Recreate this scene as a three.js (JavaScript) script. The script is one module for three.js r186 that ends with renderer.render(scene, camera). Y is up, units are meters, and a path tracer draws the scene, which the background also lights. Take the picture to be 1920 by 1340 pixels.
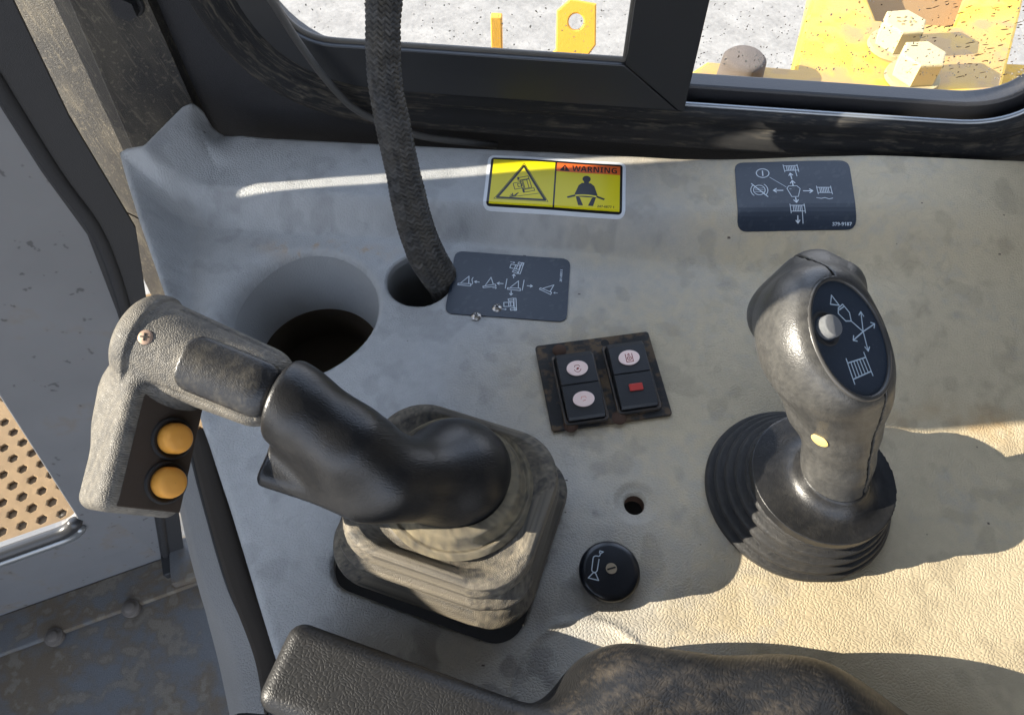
import * as THREE from 'three';
import { mergeGeometries, mergeVertices } from 'three/addons/utils/BufferGeometryUtils.js';
import { RoundedBoxGeometry } from 'three/addons/geometries/RoundedBoxGeometry.js';

// ---------------------------------------------------------------- camera, sky, sun, exposure
const scene = new THREE.Scene();
const camera = new THREE.PerspectiveCamera(52, 1024 / 714, 0.02, 400);
camera.position.set(0.0201, 0.3942, 0.2552);
camera.lookAt(0.0201 - 0.04273, 0.3942 - 0.83867, 0.2552 - 0.54296);
scene.add(camera);
const renderer = new THREE.WebGLRenderer({ antialias: true });
renderer.toneMapping = THREE.LinearToneMapping;
renderer.toneMappingExposure = 2.95;
renderer.shadowMap.enabled = true;
const SUN_EL = THREE.MathUtils.degToRad(22), SUN_AZ = THREE.MathUtils.degToRad(9.7);
const toSun = new THREE.Vector3(-Math.cos(SUN_EL) * Math.cos(SUN_AZ), Math.sin(SUN_EL), Math.cos(SUN_EL) * Math.sin(SUN_AZ));
{
  const W = 128, H = 64, d = new Float32Array(W * H * 4);
  for (let j = 0; j < H; j++) for (let i = 0; i < W; i++) {
    const el = ((j + 0.5) / H - 0.5) * Math.PI, up = Math.max(0, Math.sin(el));
    const t = Math.pow(1 - up, 3.2), k = 0.92;
    const o = (j * W + i) * 4;
    d[o] = k * (0.52 * (1 - t) + 0.95 * t); d[o + 1] = k * (0.65 * (1 - t) + 0.96 * t); d[o + 2] = k * (0.90 * (1 - t) + 1.0 * t); d[o + 3] = 1;
  }
  const sky = new THREE.DataTexture(d, W, H, THREE.RGBAFormat, THREE.FloatType);
  sky.mapping = THREE.EquirectangularReflectionMapping; sky.magFilter = THREE.LinearFilter; sky.minFilter = THREE.LinearFilter; sky.needsUpdate = true;
  scene.background = sky; scene.environment = sky;
}
const sun = new THREE.DirectionalLight(new THREE.Color(1, 0.915, 0.77), 5);
sun.position.copy(toSun).multiplyScalar(6); sun.castShadow = true; sun.shadow.radius = 0.45; sun.shadow.mapSize.set(4096, 4096);
Object.assign(sun.shadow.camera, { left: -1.6, right: 1.6, top: 1.6, bottom: -1.6, near: 0.1, far: 14 });
scene.add(sun, sun.target);

// ---------------------------------------------------------------- helpers
const V = (x, y, z) => new THREE.Vector3(x, y, z);
const v3 = a => new THREE.Vector3(a[0], a[1], a[2]);
const clamp = (x, a, b) => x < a ? a : x > b ? b : x;
const mix = (a, b, t) => a + (b - a) * t;
const sstep = (a, b, x) => { const t = clamp((x - a) / (b - a), 0, 1); return t * t * (3 - 2 * t); };
let seed = 12345;
const rnd = () => { seed = (seed * 1664525 + 1013904223) >>> 0; return seed / 4294967296; };
const hsh = (x, y, z = 0) => { let h = (x * 374761393 + y * 668265263 + z * 2147483647) | 0; h = Math.imul(h ^ (h >>> 13), 1274126177); h ^= h >>> 16; return (h >>> 0) / 4294967296; };
function n2(x, y, s = 0) {
  const xi = Math.floor(x), yi = Math.floor(y), fx = x - xi, fy = y - yi, u = fx * fx * (3 - 2 * fx), v = fy * fy * (3 - 2 * fy);
  return mix(mix(hsh(xi, yi, s), hsh(xi + 1, yi, s), u), mix(hsh(xi, yi + 1, s), hsh(xi + 1, yi + 1, s), u), v);
}
function fbm(x, y, o = 4, s = 0) { let a = 0, w = 0.5, t = 0; for (let i = 0; i < o; i++) { a += w * n2(x, y, s + i * 17); t += w; x = x * 2.03 + 5.1; y = y * 2.03 + 1.7; w *= 0.5; } return a / t; }
function n3(x, y, z) { return (n2(x + 0.37 * z, y + 0.71 * z, 3) + n2(y + 11.3, z + 0.53 * x, 5) + n2(z - 7.7, x + 0.41 * y, 9)) / 3; }
const counts = {};
const numbered = n => { const c = counts[n] = (counts[n] ?? -1) + 1; return c ? n + '_' + String(c).padStart(3, '0') : n; };
function mesh(name, geo, mat, parent) {
  const m = new THREE.Mesh(geo, mat); m.castShadow = m.receiveShadow = true;
  m.name = parent ? name : numbered(name); (parent || scene).add(m); return m;
}
function thing(name, label, category, group) {
  const g = new THREE.Group(); g.name = numbered(name); g.userData = { label, category }; if (group) g.userData.group = group; scene.add(g); return g;
}
const tag = (o, label, category, group) => { o.userData = { label, category }; if (group) o.userData.group = group; return o; };
const struct = (o, label, category) => { o.userData = { kind: 'structure', label, category }; return o; };
const rgb = (r, g, b) => new THREE.Color().setRGB(r, g, b);
const basis = (o, x, y, z) => new THREE.Matrix4().makeBasis(x, y, z).setPosition(o);

// textures -------------------------------------------------------
function dataTex(W, H, fn, srgb) {
  const d = new Uint8Array(W * H * 4);
  for (let j = 0; j < H; j++) for (let i = 0; i < W; i++) {
    const c = fn(i, j), o = (j * W + i) * 4;
    d[o] = clamp(c[0] * 255, 0, 255); d[o + 1] = clamp(c[1] * 255, 0, 255); d[o + 2] = clamp(c[2] * 255, 0, 255); d[o + 3] = 255;
  }
  const t = new THREE.DataTexture(d, W, H); t.wrapS = t.wrapT = THREE.RepeatWrapping; t.magFilter = THREE.LinearFilter; t.minFilter = THREE.LinearMipmapLinearFilter; t.generateMipmaps = true;
  if (srgb) t.colorSpace = THREE.SRGBColorSpace; t.needsUpdate = true; return t;
}
const toS = x => x <= 0.0031308 ? 12.92 * x : 1.055 * Math.pow(x, 1 / 2.4) - 0.055;
// leather grain: warped cells, N cells a side, tiles
function grainHeights(R, N, sd) {
  const px = [], py = [];
  for (let j = 0; j < N; j++) for (let i = 0; i < N; i++) { px.push(i + hsh(i, j, sd)); py.push(j + hsh(i, j, sd + 1)); }
  const out = new Float32Array(R * R), wr = m => ((m % N) + N) % N;
  for (let b = 0; b < R; b++) for (let a = 0; a < R; a++) {
    const wx = 0.45 * Math.sin(2 * Math.PI * (3 * b / R)) * Math.sin(2 * Math.PI * 2 * a / R) + 0.25 * Math.sin(2 * Math.PI * (7 * a + 5 * b) / R);
    const wy = 0.45 * Math.sin(2 * Math.PI * (4 * a / R)) + 0.25 * Math.sin(2 * Math.PI * (6 * b - 5 * a) / R);
    const x = a / R * N + wx, y = b / R * N + wy, xi = Math.floor(x), yi = Math.floor(y);
    let f1 = 9, f2 = 9;
    for (let dj = -1; dj <= 1; dj++) for (let di = -1; di <= 1; di++) {
      const ci = xi + di, cj = yi + dj, k = wr(cj) * N + wr(ci);
      const ddx = px[k] + (ci - wr(ci)) - x, ddy = py[k] + (cj - wr(cj)) - y, e = Math.sqrt(ddx * ddx * 0.7 + ddy * ddy * 1.35);
      if (e < f1) { f2 = f1; f1 = e; } else if (e < f2) f2 = e;
    }
    out[b * R + a] = sstep(0, 0.45, f2 - f1) * 0.8 + 0.2 * (1 - f1);
  }
  return out;
}
function bumpFrom(h, R, size) {
  const t = dataTex(R, R, (i, j) => { const v = h[j * R + i]; return [v, v, v]; }); t.repeat.set(1 / size, 1 / size); return t;
}
const gLeather = grainHeights(640, 40, 3), leatherBump = bumpFrom(gLeather, 640, 0.072);
const gFine = grainHeights(512, 56, 21), fineBump = bumpFrom(gFine, 512, 0.05);
const speck = new Float32Array(512 * 512); for (let i = 0; i < speck.length; i++) { const x = i % 512, y = (i / 512) | 0; speck[i] = 0.5 * hsh(x, y, 4) + 0.5 * hsh(x >> 1, y >> 1, 7); }
const speckBump = bumpFrom(speck, 512, 0.12);

// signed distance modelling ---------------------------------------
const smin = (a, b, k) => { const h = Math.max(k - Math.abs(a - b), 0) / k; return Math.min(a, b) - h * h * k * 0.25; };
const smax = (a, b, k) => -smin(-a, -b, k);
function cap(a, b, ra, rb) {
  const bx = b[0] - a[0], by = b[1] - a[1], bz = b[2] - a[2], bb = bx * bx + by * by + bz * bz;
  return (x, y, z) => { const qx = x - a[0], qy = y - a[1], qz = z - a[2], h = clamp((qx * bx + qy * by + qz * bz) / bb, 0, 1); return Math.hypot(qx - bx * h, qy - by * h, qz - bz * h) - mix(ra, rb, h); };
}
function frameBox(c, ax, ay, az, hx, hy, hz, r) {
  return (x, y, z) => {
    const px = x - c[0], py = y - c[1], pz = z - c[2];
    const a = Math.abs(px * ax.x + py * ax.y + pz * ax.z) - hx + r, b = Math.abs(px * ay.x + py * ay.y + pz * ay.z) - hy + r, d = Math.abs(px * az.x + py * az.y + pz * az.z) - hz + r;
    return Math.hypot(Math.max(a, 0), Math.max(b, 0), Math.max(d, 0)) + Math.min(Math.max(a, b, d), 0) - r;
  };
}
function frameEll(c, ax, ay, az, rx, ry, rz) {
  return (x, y, z) => {
    const px = x - c[0], py = y - c[1], pz = z - c[2];
    const a = px * ax.x + py * ax.y + pz * ax.z, b = px * ay.x + py * ay.y + pz * ay.z, d = px * az.x + py * az.y + pz * az.z;
    const k0 = Math.hypot(a / rx, b / ry, d / rz), k1 = Math.hypot(a / rx / rx, b / ry / ry, d / rz / rz) + 1e-9; return k0 * (k0 - 1) / k1;
  };
}
function netMesh(sdf, lo, hi, cs, colour) {           // surface nets
  const nx = Math.ceil((hi[0] - lo[0]) / cs) + 1, ny = Math.ceil((hi[1] - lo[1]) / cs) + 1, nz = Math.ceil((hi[2] - lo[2]) / cs) + 1;
  const f = new Float32Array(nx * ny * nz), id = (i, j, k) => (k * ny + j) * nx + i;
  for (let k = 0; k < nz; k++) for (let j = 0; j < ny; j++) for (let i = 0; i < nx; i++) f[id(i, j, k)] = sdf(lo[0] + i * cs, lo[1] + j * cs, lo[2] + k * cs);
  const vi = new Int32Array(nx * ny * nz).fill(-1), pos = [], idx = [];
  const cn = [[0, 0, 0], [1, 0, 0], [0, 1, 0], [1, 1, 0], [0, 0, 1], [1, 0, 1], [0, 1, 1], [1, 1, 1]], ed = [[0, 1], [2, 3], [4, 5], [6, 7], [0, 2], [1, 3], [4, 6], [5, 7], [0, 4], [1, 5], [2, 6], [3, 7]];
  for (let k = 0; k < nz - 1; k++) for (let j = 0; j < ny - 1; j++) for (let i = 0; i < nx - 1; i++) {
    const v = cn.map(c => f[id(i + c[0], j + c[1], k + c[2])]); let ng = 0; for (const q of v) if (q < 0) ng++;
    if (ng === 0 || ng === 8) continue;
    let sx = 0, sy = 0, sz = 0, n = 0;
    for (const [a, b] of ed) if ((v[a] < 0) !== (v[b] < 0)) { const t = v[a] / (v[a] - v[b]); sx += mix(cn[a][0], cn[b][0], t); sy += mix(cn[a][1], cn[b][1], t); sz += mix(cn[a][2], cn[b][2], t); n++; }
    vi[id(i, j, k)] = pos.length / 3; pos.push(lo[0] + (i + sx / n) * cs, lo[1] + (j + sy / n) * cs, lo[2] + (k + sz / n) * cs);
  }
  const quad = (a, b, c, d, fl) => { if (a < 0 || b < 0 || c < 0 || d < 0) return; fl ? idx.push(a, b, c, a, c, d) : idx.push(a, c, b, a, d, c); };
  for (let k = 1; k < nz - 1; k++) for (let j = 1; j < ny - 1; j++) for (let i = 1; i < nx - 1; i++) {
    const a = f[id(i, j, k)] < 0;
    if (a !== (f[id(i + 1, j, k)] < 0)) quad(vi[id(i, j - 1, k - 1)], vi[id(i, j, k - 1)], vi[id(i, j, k)], vi[id(i, j - 1, k)], a);
    if (a !== (f[id(i, j + 1, k)] < 0)) quad(vi[id(i - 1, j, k - 1)], vi[id(i - 1, j, k)], vi[id(i, j, k)], vi[id(i, j, k - 1)], a);
    if (a !== (f[id(i, j, k + 1)] < 0)) quad(vi[id(i - 1, j - 1, k)], vi[id(i, j - 1, k)], vi[id(i, j, k)], vi[id(i - 1, j, k)], a);
  }
  const nor = [], uv = [], col = [], e = cs * 0.6;
  for (let p = 0; p < pos.length; p += 3) {
    const x = pos[p], y = pos[p + 1], z = pos[p + 2];
    let gx = sdf(x + e, y, z) - sdf(x - e, y, z), gy = sdf(x, y + e, z) - sdf(x, y - e, z), gz = sdf(x, y, z + e) - sdf(x, y, z - e); const l = Math.hypot(gx, gy, gz) || 1; nor.push(gx / l, gy / l, gz / l);
    uv.push(x + 0.55 * y, z - 0.55 * y); if (colour) { const c = colour(x, y, z); col.push(c[0], c[1], c[2]); }
  }
  const g = new THREE.BufferGeometry(); g.setAttribute('position', new THREE.Float32BufferAttribute(pos, 3)); g.setAttribute('normal', new THREE.Float32BufferAttribute(nor, 3)); g.setAttribute('uv', new THREE.Float32BufferAttribute(uv, 2));
  if (colour) g.setAttribute('color', new THREE.Float32BufferAttribute(col, 3)); g.setIndex(idx); return g;
}
// rings of points -> skinned surface
function loft(rings, capEnd) {
  const n = rings[0].length, pos = [], idx = [], uv = []; let len = 0;
  rings.forEach((r, k) => { if (k) len += r[0].distanceTo(rings[k - 1][0]); let a = 0; r.forEach((p, i) => { if (i) a += p.distanceTo(r[i - 1]); pos.push(p.x, p.y, p.z); uv.push(a, len); }); });
  for (let k = 0; k < rings.length - 1; k++) for (let i = 0; i < n; i++) { const j = (i + 1) % n, a = k * n + i, b = k * n + j, c = a + n, d = b + n; idx.push(a, c, b, b, c, d); }
  if (capEnd) { const k = rings.length - 1, c = rings[k].reduce((s, p) => s.add(p), V(0, 0, 0)).multiplyScalar(1 / n), m = pos.length / 3; pos.push(c.x, c.y, c.z); uv.push(0, len); for (let i = 0; i < n; i++) idx.push(k * n + i, m, k * n + (i + 1) % n); }
  const g = new THREE.BufferGeometry(); g.setAttribute('position', new THREE.Float32BufferAttribute(pos, 3)); g.setAttribute('uv', new THREE.Float32BufferAttribute(uv, 2)); g.setIndex(idx); g.computeVertexNormals(); return g;
}
function tube(pts, r, seg = 80, rad = 12, closed = false) { return new THREE.TubeGeometry(new THREE.CatmullRomCurve3(pts.map(p => Array.isArray(p) ? v3(p) : p), closed), seg, r, rad, closed); }
function prism(pts2, depth, bevel = 0) {              // outline in xy, extruded along +z
  const s = new THREE.Shape(pts2.map(p => new THREE.Vector2(p[0], p[1])));
  return new THREE.ExtrudeGeometry(s, { depth, bevelEnabled: bevel > 0, bevelThickness: bevel, bevelSize: bevel, bevelOffset: -bevel, bevelSegments: 2, curveSegments: 8 });
}
function rrShape(w, h, r) { const s = new THREE.Shape(), x = -w / 2, y = -h / 2; s.moveTo(x + r, y); s.lineTo(x + w - r, y); s.absarc(x + w - r, y + r, r, -Math.PI / 2, 0); s.lineTo(x + w, y + h - r); s.absarc(x + w - r, y + h - r, r, 0, Math.PI / 2); s.lineTo(x + r, y + h); s.absarc(x + r, y + h - r, r, Math.PI / 2, Math.PI); s.lineTo(x, y + r); s.absarc(x + r, y + r, r, Math.PI, 1.5 * Math.PI); return s; }
// flat printed plate: rounded rect in the xz plane, face up, print over uv 0..1
function plateGeo(w, h, r, t, bev) {
  const g = new THREE.ExtrudeGeometry(rrShape(w, h, r), { depth: t, bevelEnabled: bev > 0, bevelThickness: bev, bevelSize: bev, bevelOffset: -bev, bevelSegments: 2, curveSegments: 6 });
  const p = g.attributes.position, uv = g.attributes.uv; for (let i = 0; i < p.count; i++) uv.setXY(i, p.getX(i) / w + 0.5, p.getY(i) / h + 0.5);
  g.rotateX(-Math.PI / 2); return g;
}
function canvasTex(w, h, draw) { const c = document.createElement('canvas'); c.width = w; c.height = h; const x = c.getContext('2d'); draw(x, w, h); const t = new THREE.CanvasTexture(c); t.colorSpace = THREE.SRGBColorSpace; return t; }
const std = o => new THREE.MeshStandardMaterial(o);

// ---------------------------------------------------------------- materials
const M = {
  black: std({ color: rgb(0.022, 0.022, 0.024), roughness: 0.42, bumpMap: speckBump, bumpScale: 0.00012 }),
  rubber: std({ color: rgb(0.028, 0.028, 0.029), roughness: 0.62, bumpMap: speckBump, bumpScale: 0.0002 }),
  alu: std({ color: rgb(0.016, 0.017, 0.019), roughness: 0.38, bumpMap: speckBump, bumpScale: 0.00005 }),
  steel: std({ color: rgb(0.55, 0.52, 0.48), metalness: 1, roughness: 0.32 }),
  rust: std({ color: rgb(0.10, 0.055, 0.035), roughness: 0.9, bumpMap: speckBump, bumpScale: 0.0003 }),
  vert: std({ color: 0xffffff, vertexColors: true, roughness: 0.56, bumpMap: fineBump, bumpScale: 0.00018 }),
  vertGloss: std({ color: 0xffffff, vertexColors: true, roughness: 0.36, bumpMap: speckBump, bumpScale: 0.00010 }),
  vertGrain: std({ color: 0xffffff, vertexColors: true, roughness: 0.48, bumpMap: leatherBump, bumpScale: 0.00009 }),
  orange: std({ color: rgb(0.84, 0.38, 0.055), roughness: 0.38, bumpMap: speckBump, bumpScale: 0.0001 }),
  dark: std({ color: rgb(0.012, 0.011, 0.010), roughness: 0.8 }),
  glass: new THREE.MeshPhysicalMaterial({ color: 0xffffff, transmission: 1, thickness: 0, roughness: 0.0, ior: 1.5 }),
  yellow: std({ color: rgb(0.72, 0.40, 0.03), roughness: 0.5, bumpMap: speckBump, bumpScale: 0.0004 }),
};
// dusty black: dark plastic carrying pale dust in patches of noise
function dusty(base, dust, amount, scale, bias = () => 0) {
  return (x, y, z) => { const a = n3(x * scale, y * scale, z * scale), b = n3(x * scale * 4.3, y * scale * 4.3, z * scale * 4.3), c = n3(x * 900, y * 900, z * 900); const t = clamp((0.25 * a + 0.3 * b + 0.45 * c - 0.5) * 2.2 + amount + bias(x, y, z), 0, 1); return [mix(base[0], dust[0], t), mix(base[1], dust[1], t), mix(base[2], dust[2], t)]; };
}
const DUST = [0.34, 0.29, 0.21], BLK = [0.026, 0.026, 0.027];

// ---------------------------------------------------------------- console: height field with cut-outs
const outline = [[0.42, -0.170], [0.3549, -0.1702], [-0.0131, -0.1659], [-0.2285, -0.1648], [-0.2364, -0.1659], [-0.2396, -0.1678], [-0.2442, -0.1669], [-0.2502, -0.1611], [-0.2650, -0.1217], [-0.2769, -0.1216], [-0.2851, -0.1205], [-0.2764, -0.1038], [-0.2586, -0.0701], [-0.2297, -0.0201], [-0.2061, 0.0229], [-0.1831, 0.0645], [-0.1508, 0.1162], [-0.1228, 0.1629], [-0.1046, 0.1932], [-0.086, 0.262], [0.42, 0.30]];
function polyD(px, pz, poly) {                         // + inside
  let d = 1e9, inside = false, best = 0;
  for (let i = 0, j = poly.length - 1; i < poly.length; j = i++) {
    const a = poly[j], b = poly[i], ex = b[0] - a[0], ez = b[1] - a[1], wx = px - a[0], wz = pz - a[1], t = clamp((wx * ex + wz * ez) / (ex * ex + ez * ez), 0, 1), q = (wx - ex * t) ** 2 + (wz - ez * t) ** 2;
    if (q < d) { d = q; best = i; }
    if ((a[1] > pz) !== (b[1] > pz) && px < (b[0] - a[0]) * (pz - a[1]) / (b[1] - a[1]) + a[0]) inside = !inside;
  }
  return (inside ? 1 : -1) * Math.sqrt(d);
}
const CUP = [-0.1432, -0.0275, 0.0505], HOLE = [-0.0686, -0.0590, 0.0228], PLUG = [0.0776, 0.0925, 0.0058];
const BOOT = { c: [-0.0255, 0.1180], a: 0.255, hx: 0.0545, hz: 0.0475, r: 0.016 };
function bootD(x, z) { const c = Math.cos(BOOT.a), s = Math.sin(BOOT.a), dx = x - BOOT.c[0], dz = z - BOOT.c[1], u = Math.abs(dx * c + dz * s) - BOOT.hx + BOOT.r, v = Math.abs(-dx * s + dz * c) - BOOT.hz + BOOT.r; return Math.hypot(Math.max(u, 0), Math.max(v, 0)) + Math.min(Math.max(u, v), 0) - BOOT.r; }
const circD = (x, z, c) => Math.hypot(x - c[0], z - c[1]) - c[2];
const round = (d, r) => d < r ? r - Math.sqrt(Math.max(0, r * r - (r - Math.max(d, 0)) ** 2)) : 0;
const finLine = outline.slice(3, 16);
const finTop = [0.026, 0.033, 0.048, 0.054, 0.054, 0.052, 0.049, 0.046, 0.042, 0.030, 0.014, 0.006, 0.002];
const finPts = []; for (let i = 1; i < finLine.length; i++) { const p = finLine[i - 1], q = finLine[i], n = Math.max(2, Math.ceil(Math.hypot(q[0] - p[0], q[1] - p[1]) / 0.003)); for (let k = 0; k < n; k++) finPts.push([mix(p[0], q[0], k / n), mix(p[1], q[1], k / n), mix(finTop[i - 1], finTop[i], k / n)]); }
function finH(x, z) {                                  // distance to the rim, smoothed rim height
  if (x > -0.165) return [1, 0];
  let dm = 1e9, W = 0, hs = 0;
  for (const p of finPts) { const q = (x - p[0]) ** 2 + (z - p[1]) ** 2 + 4e-6, w = 1 / (q * q * q); W += w; hs += w * p[2]; }
  for (let i = 1; i < finLine.length; i++) { const a = finLine[i - 1], b = finLine[i], ex = b[0] - a[0], ez = b[1] - a[1], t = clamp(((x - a[0]) * ex + (z - a[1]) * ez) / (ex * ex + ez * ez), 0, 1), q = Math.hypot(x - a[0] - ex * t, z - a[1] - ez * t); if (q < dm) dm = q; }
  return [dm, hs / W];
}
function deckH(x, z) {
  const soft = sstep(0.0, 0.28, x);
  let y = mix(0.0215, 0.0190, soft) * sstep(mix(-0.0925, -0.066, soft), mix(-0.1165, -0.128, soft), z) + 0.005 * sstep(-0.112, -0.168, z);
  y += 0.014 * sstep(0.10, 0.27, x) * sstep(0.046, -0.085, z);
  y += 0.0012 * (fbm(x * 22 + 4, z * 22, 2, 8) - 0.5);
  const [fd, fh] = finH(x, z), w = mix(0.012, 0.040, sstep(0.005, 0.05, fh)); y = Math.max(y, 0) + Math.max(0, fh - y) * Math.pow(1 - sstep(0, w, fd), 1.25);
  y -= 0.0022 * (1 - sstep(0.008, 0.0135, Math.hypot(x - PLUG[0], z - PLUG[1]))) ;
  const rr = Math.hypot(x - 0.052, z - 0.196); if (z < 0.2) y += 0.0012 * Math.exp(-(((rr - 0.0365) / 0.0022) ** 2));
  return y;
}
const cutD = (x, z) => Math.min(polyD(x, z, outline), circD(x, z, CUP), circD(x, z, HOLE), circD(x, z, PLUG), bootD(x, z));
const cupR = (x, z) => mix(0.0045, 0.017, sstep(-0.5, 0.9, -Math.cos(Math.atan2(z - CUP[1], x - CUP[0]) + 0.5)));
function topH(x, z) {
  return deckH(x, z) - round(circD(x, z, CUP), cupR(x, z)) - round(circD(x, z, HOLE), 0.0016) - round(circD(x, z, PLUG), 0.002) - round(bootD(x, z), 0.0025) - round(Math.max(polyD(x, z, outline), 0), 0.0045);
}
function consoleGeo() {
  const cs = 0.0018, x0 = -0.315, z0 = -0.205, nx = Math.round(0.735 / cs), nz = Math.round(0.505 / cs);
  const D = new Float32Array((nx + 1) * (nz + 1)); for (let j = 0; j <= nz; j++) for (let i = 0; i <= nx; i++) D[j * (nx + 1) + i] = cutD(x0 + i * cs, z0 + j * cs);
  const key = new Map(), P = [], idx = [], segs = [];
  const vert = (x, z, k) => { let v = key.get(k); if (v === undefined) { v = P.length; P.push([x, z]); key.set(k, v); } return v; };
  const N = nx + 1, gp = q => [x0 + (q % N) * cs, z0 + Math.floor(q / N) * cs];
  const cut = (p, q) => { const t = D[p] / (D[p] - D[q]), a = gp(p), b = gp(q); return vert(mix(a[0], b[0], t), mix(a[1], b[1], t), p < q ? p + '_' + q : q + '_' + p); };
  const full = p => { const a = gp(p); return vert(a[0], a[1], p); };
  const tri = (a, b, c) => {
    const T = [a, b, c], ins = T.map(q => D[q] > 0), n = ins.filter(Boolean).length; if (!n) return;
    if (n === 3) { idx.push(full(a), full(b), full(c)); return; }
    for (let r = 0; r < 3; r++) {
      const p = T[r], q = T[(r + 1) % 3], s = T[(r + 2) % 3];
      if (n === 1 && D[p] > 0) { const u = cut(p, q), w = cut(p, s); idx.push(full(p), u, w); segs.push([u, w]); return; }
      if (n === 2 && !(D[p] > 0)) { const u = cut(p, q), w = cut(p, s), fq = full(q), fs = full(s); idx.push(u, fq, fs, u, fs, w); segs.push([w, u]); return; }
    }
  };
  for (let j = 0; j < nz; j++) for (let i = 0; i < nx; i++) { const a = j * N + i, b = a + 1, c = a + N, d = c + 1; tri(a, c, b); tri(b, c, d); }
  const pos = [], uv = [], nor = [], e = 0.0006;
  for (const [x, z] of P) {
    pos.push(x, topH(x, z), z); uv.push(x, z);
    const gx = (topH(x + e, z) - topH(x - e, z)) / (2 * e), gz = (topH(x, z + e) - topH(x, z - e)) / (2 * e), l = Math.hypot(gx, 1, gz); nor.push(-gx / l, 1 / l, -gz / l);
  }
  const top = new THREE.BufferGeometry(); top.setAttribute('position', new THREE.Float32BufferAttribute(pos, 3)); top.setAttribute('normal', new THREE.Float32BufferAttribute(nor, 3)); top.setAttribute('uv', new THREE.Float32BufferAttribute(uv, 2)); top.setIndex(idx);
  const wall = (sel, depth) => {
    const wp = [], wi = [], wu = [];
    for (const [u, w] of segs) {
      const a = P[u], b = P[w]; if (!sel((a[0] + b[0]) / 2, (a[1] + b[1]) / 2)) continue;
      const ya = topH(...a), yb = topH(...b), k = wp.length / 3; wp.push(a[0], ya, a[1], b[0], yb, b[1], a[0], ya - depth, a[1], b[0], yb - depth, b[1]); wi.push(k, k + 1, k + 2, k + 1, k + 3, k + 2);
      wu.push(a[0], a[1], b[0], b[1], a[0] + depth, a[1] + depth, b[0] + depth, b[1] + depth);
    }
    const g = new THREE.BufferGeometry(); g.setAttribute('position', new THREE.Float32BufferAttribute(wp, 3)); g.setAttribute('uv', new THREE.Float32BufferAttribute(wu, 2)); g.setIndex(wi);
    const m = mergeVertices(g, 1e-6); m.computeVertexNormals(); return m;
  };
  return { top, wall };
}
// colour of the moulded cover: grey plastic, brown dust in patches, rubbed marks
const CW = 1900, CH = 1260, CX = 0.76, CZ = 0.504;
const bump2 = (x, z, cx, cz, rx, rz) => Math.exp(-(((x - cx) / rx) ** 2) - ((z - cz) / rz) ** 2);
const specks = []; for (let i = 0; i < 34; i++) specks.push([mix(-0.25, 0.38, rnd()), mix(-0.16, 0.2, rnd()), 0.0002 + 0.0007 * rnd() * rnd()]);
const consoleMap = dataTex(CW, CH, (i, j) => {
  const x = -0.32 + (i + 0.5) / CW * CX, z = -0.21 + (j + 0.5) / CH * CZ;
  const a = fbm(x * 9, z * 9, 4, 31), b = fbm(x * 38, z * 38, 4, 57), c = fbm(x * 190, z * 190, 3, 77), st = fbm(x * 14 + 3, z * 70, 3, 91);
  let dust = 1.15 * sstep(-0.09, 0.20, x + 0.10 * (a - 0.5)) - 0.1;
  dust += 0.55 * bump2(x, z, 0.30, 0.028, 0.11, 0.022) + 0.5 * bump2(x, z, 0.058, 0.014, 0.05, 0.042) + 0.35 * bump2(x, z, 0.06, -0.088, 0.07, 0.012) + 0.3 * bump2(x, z, 0.27, 0.15, 0.1, 0.04);
  dust = clamp(dust * (0.75 + 0.3 * a + 0.25 * b) * (0.75 + 0.5 * c) + 0.10 * (b - 0.5), 0, 1.1);
  const tone = 0.88 + 0.05 * b + 0.16 * c + 0.05 * st;
  let r = 0.385 * tone, g = 0.392 * tone, bl = 0.390 * tone;
  const t = Math.min(1, dust * 0.95); r = mix(r, 0.48 * tone, t); g = mix(g, 0.40 * tone, t); bl = mix(bl, 0.265 * tone, t);
  // ochre mud left on the cup rim and in the hollow at the back right
  const mud = sstep(0.5, 0.75, b * 0.75 + c * 0.4) * clamp(1.6 * bump2(x, z, -0.1370, -0.0800, 0.032, 0.0065), 0, 1) + 0.75 * sstep(0.42, 0.7, b) * bump2(x, z, 0.31, 0.026, 0.075, 0.012);
  r = mix(r, 0.40, clamp(mud, 0, 0.85)); g = mix(g, 0.245, clamp(mud, 0, 0.85)); bl = mix(bl, 0.095, clamp(mud, 0, 0.85));
  // dark grime: scuffs and rubbed-in dirt
  const grime = sstep(0.56, 0.72, fbm(x * 70, z * 70, 3, 113)) * (0.25 + 0.6 * bump2(x, z, 0.0, 0.187, 0.045, 0.016) + 0.5 * bump2(x, z, 0.045, 0.105, 0.03, 0.03)) + sstep(0.6, 0.85, a * 0.6 + b * 0.5) * 0.15 + 0.14 * sstep(0.66, 0.74, fbm(x * 260 + 40 * b, z * 60, 3, 131)) * sstep(0.45, 0.6, fbm(x * 12, z * 12, 2, 141));
  const k = 1 - clamp(grime, 0, 0.75) * 0.55; r *= k; g *= k; bl *= k;
  return [toS(r), toS(g), toS(bl)];
}, true);
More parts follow.
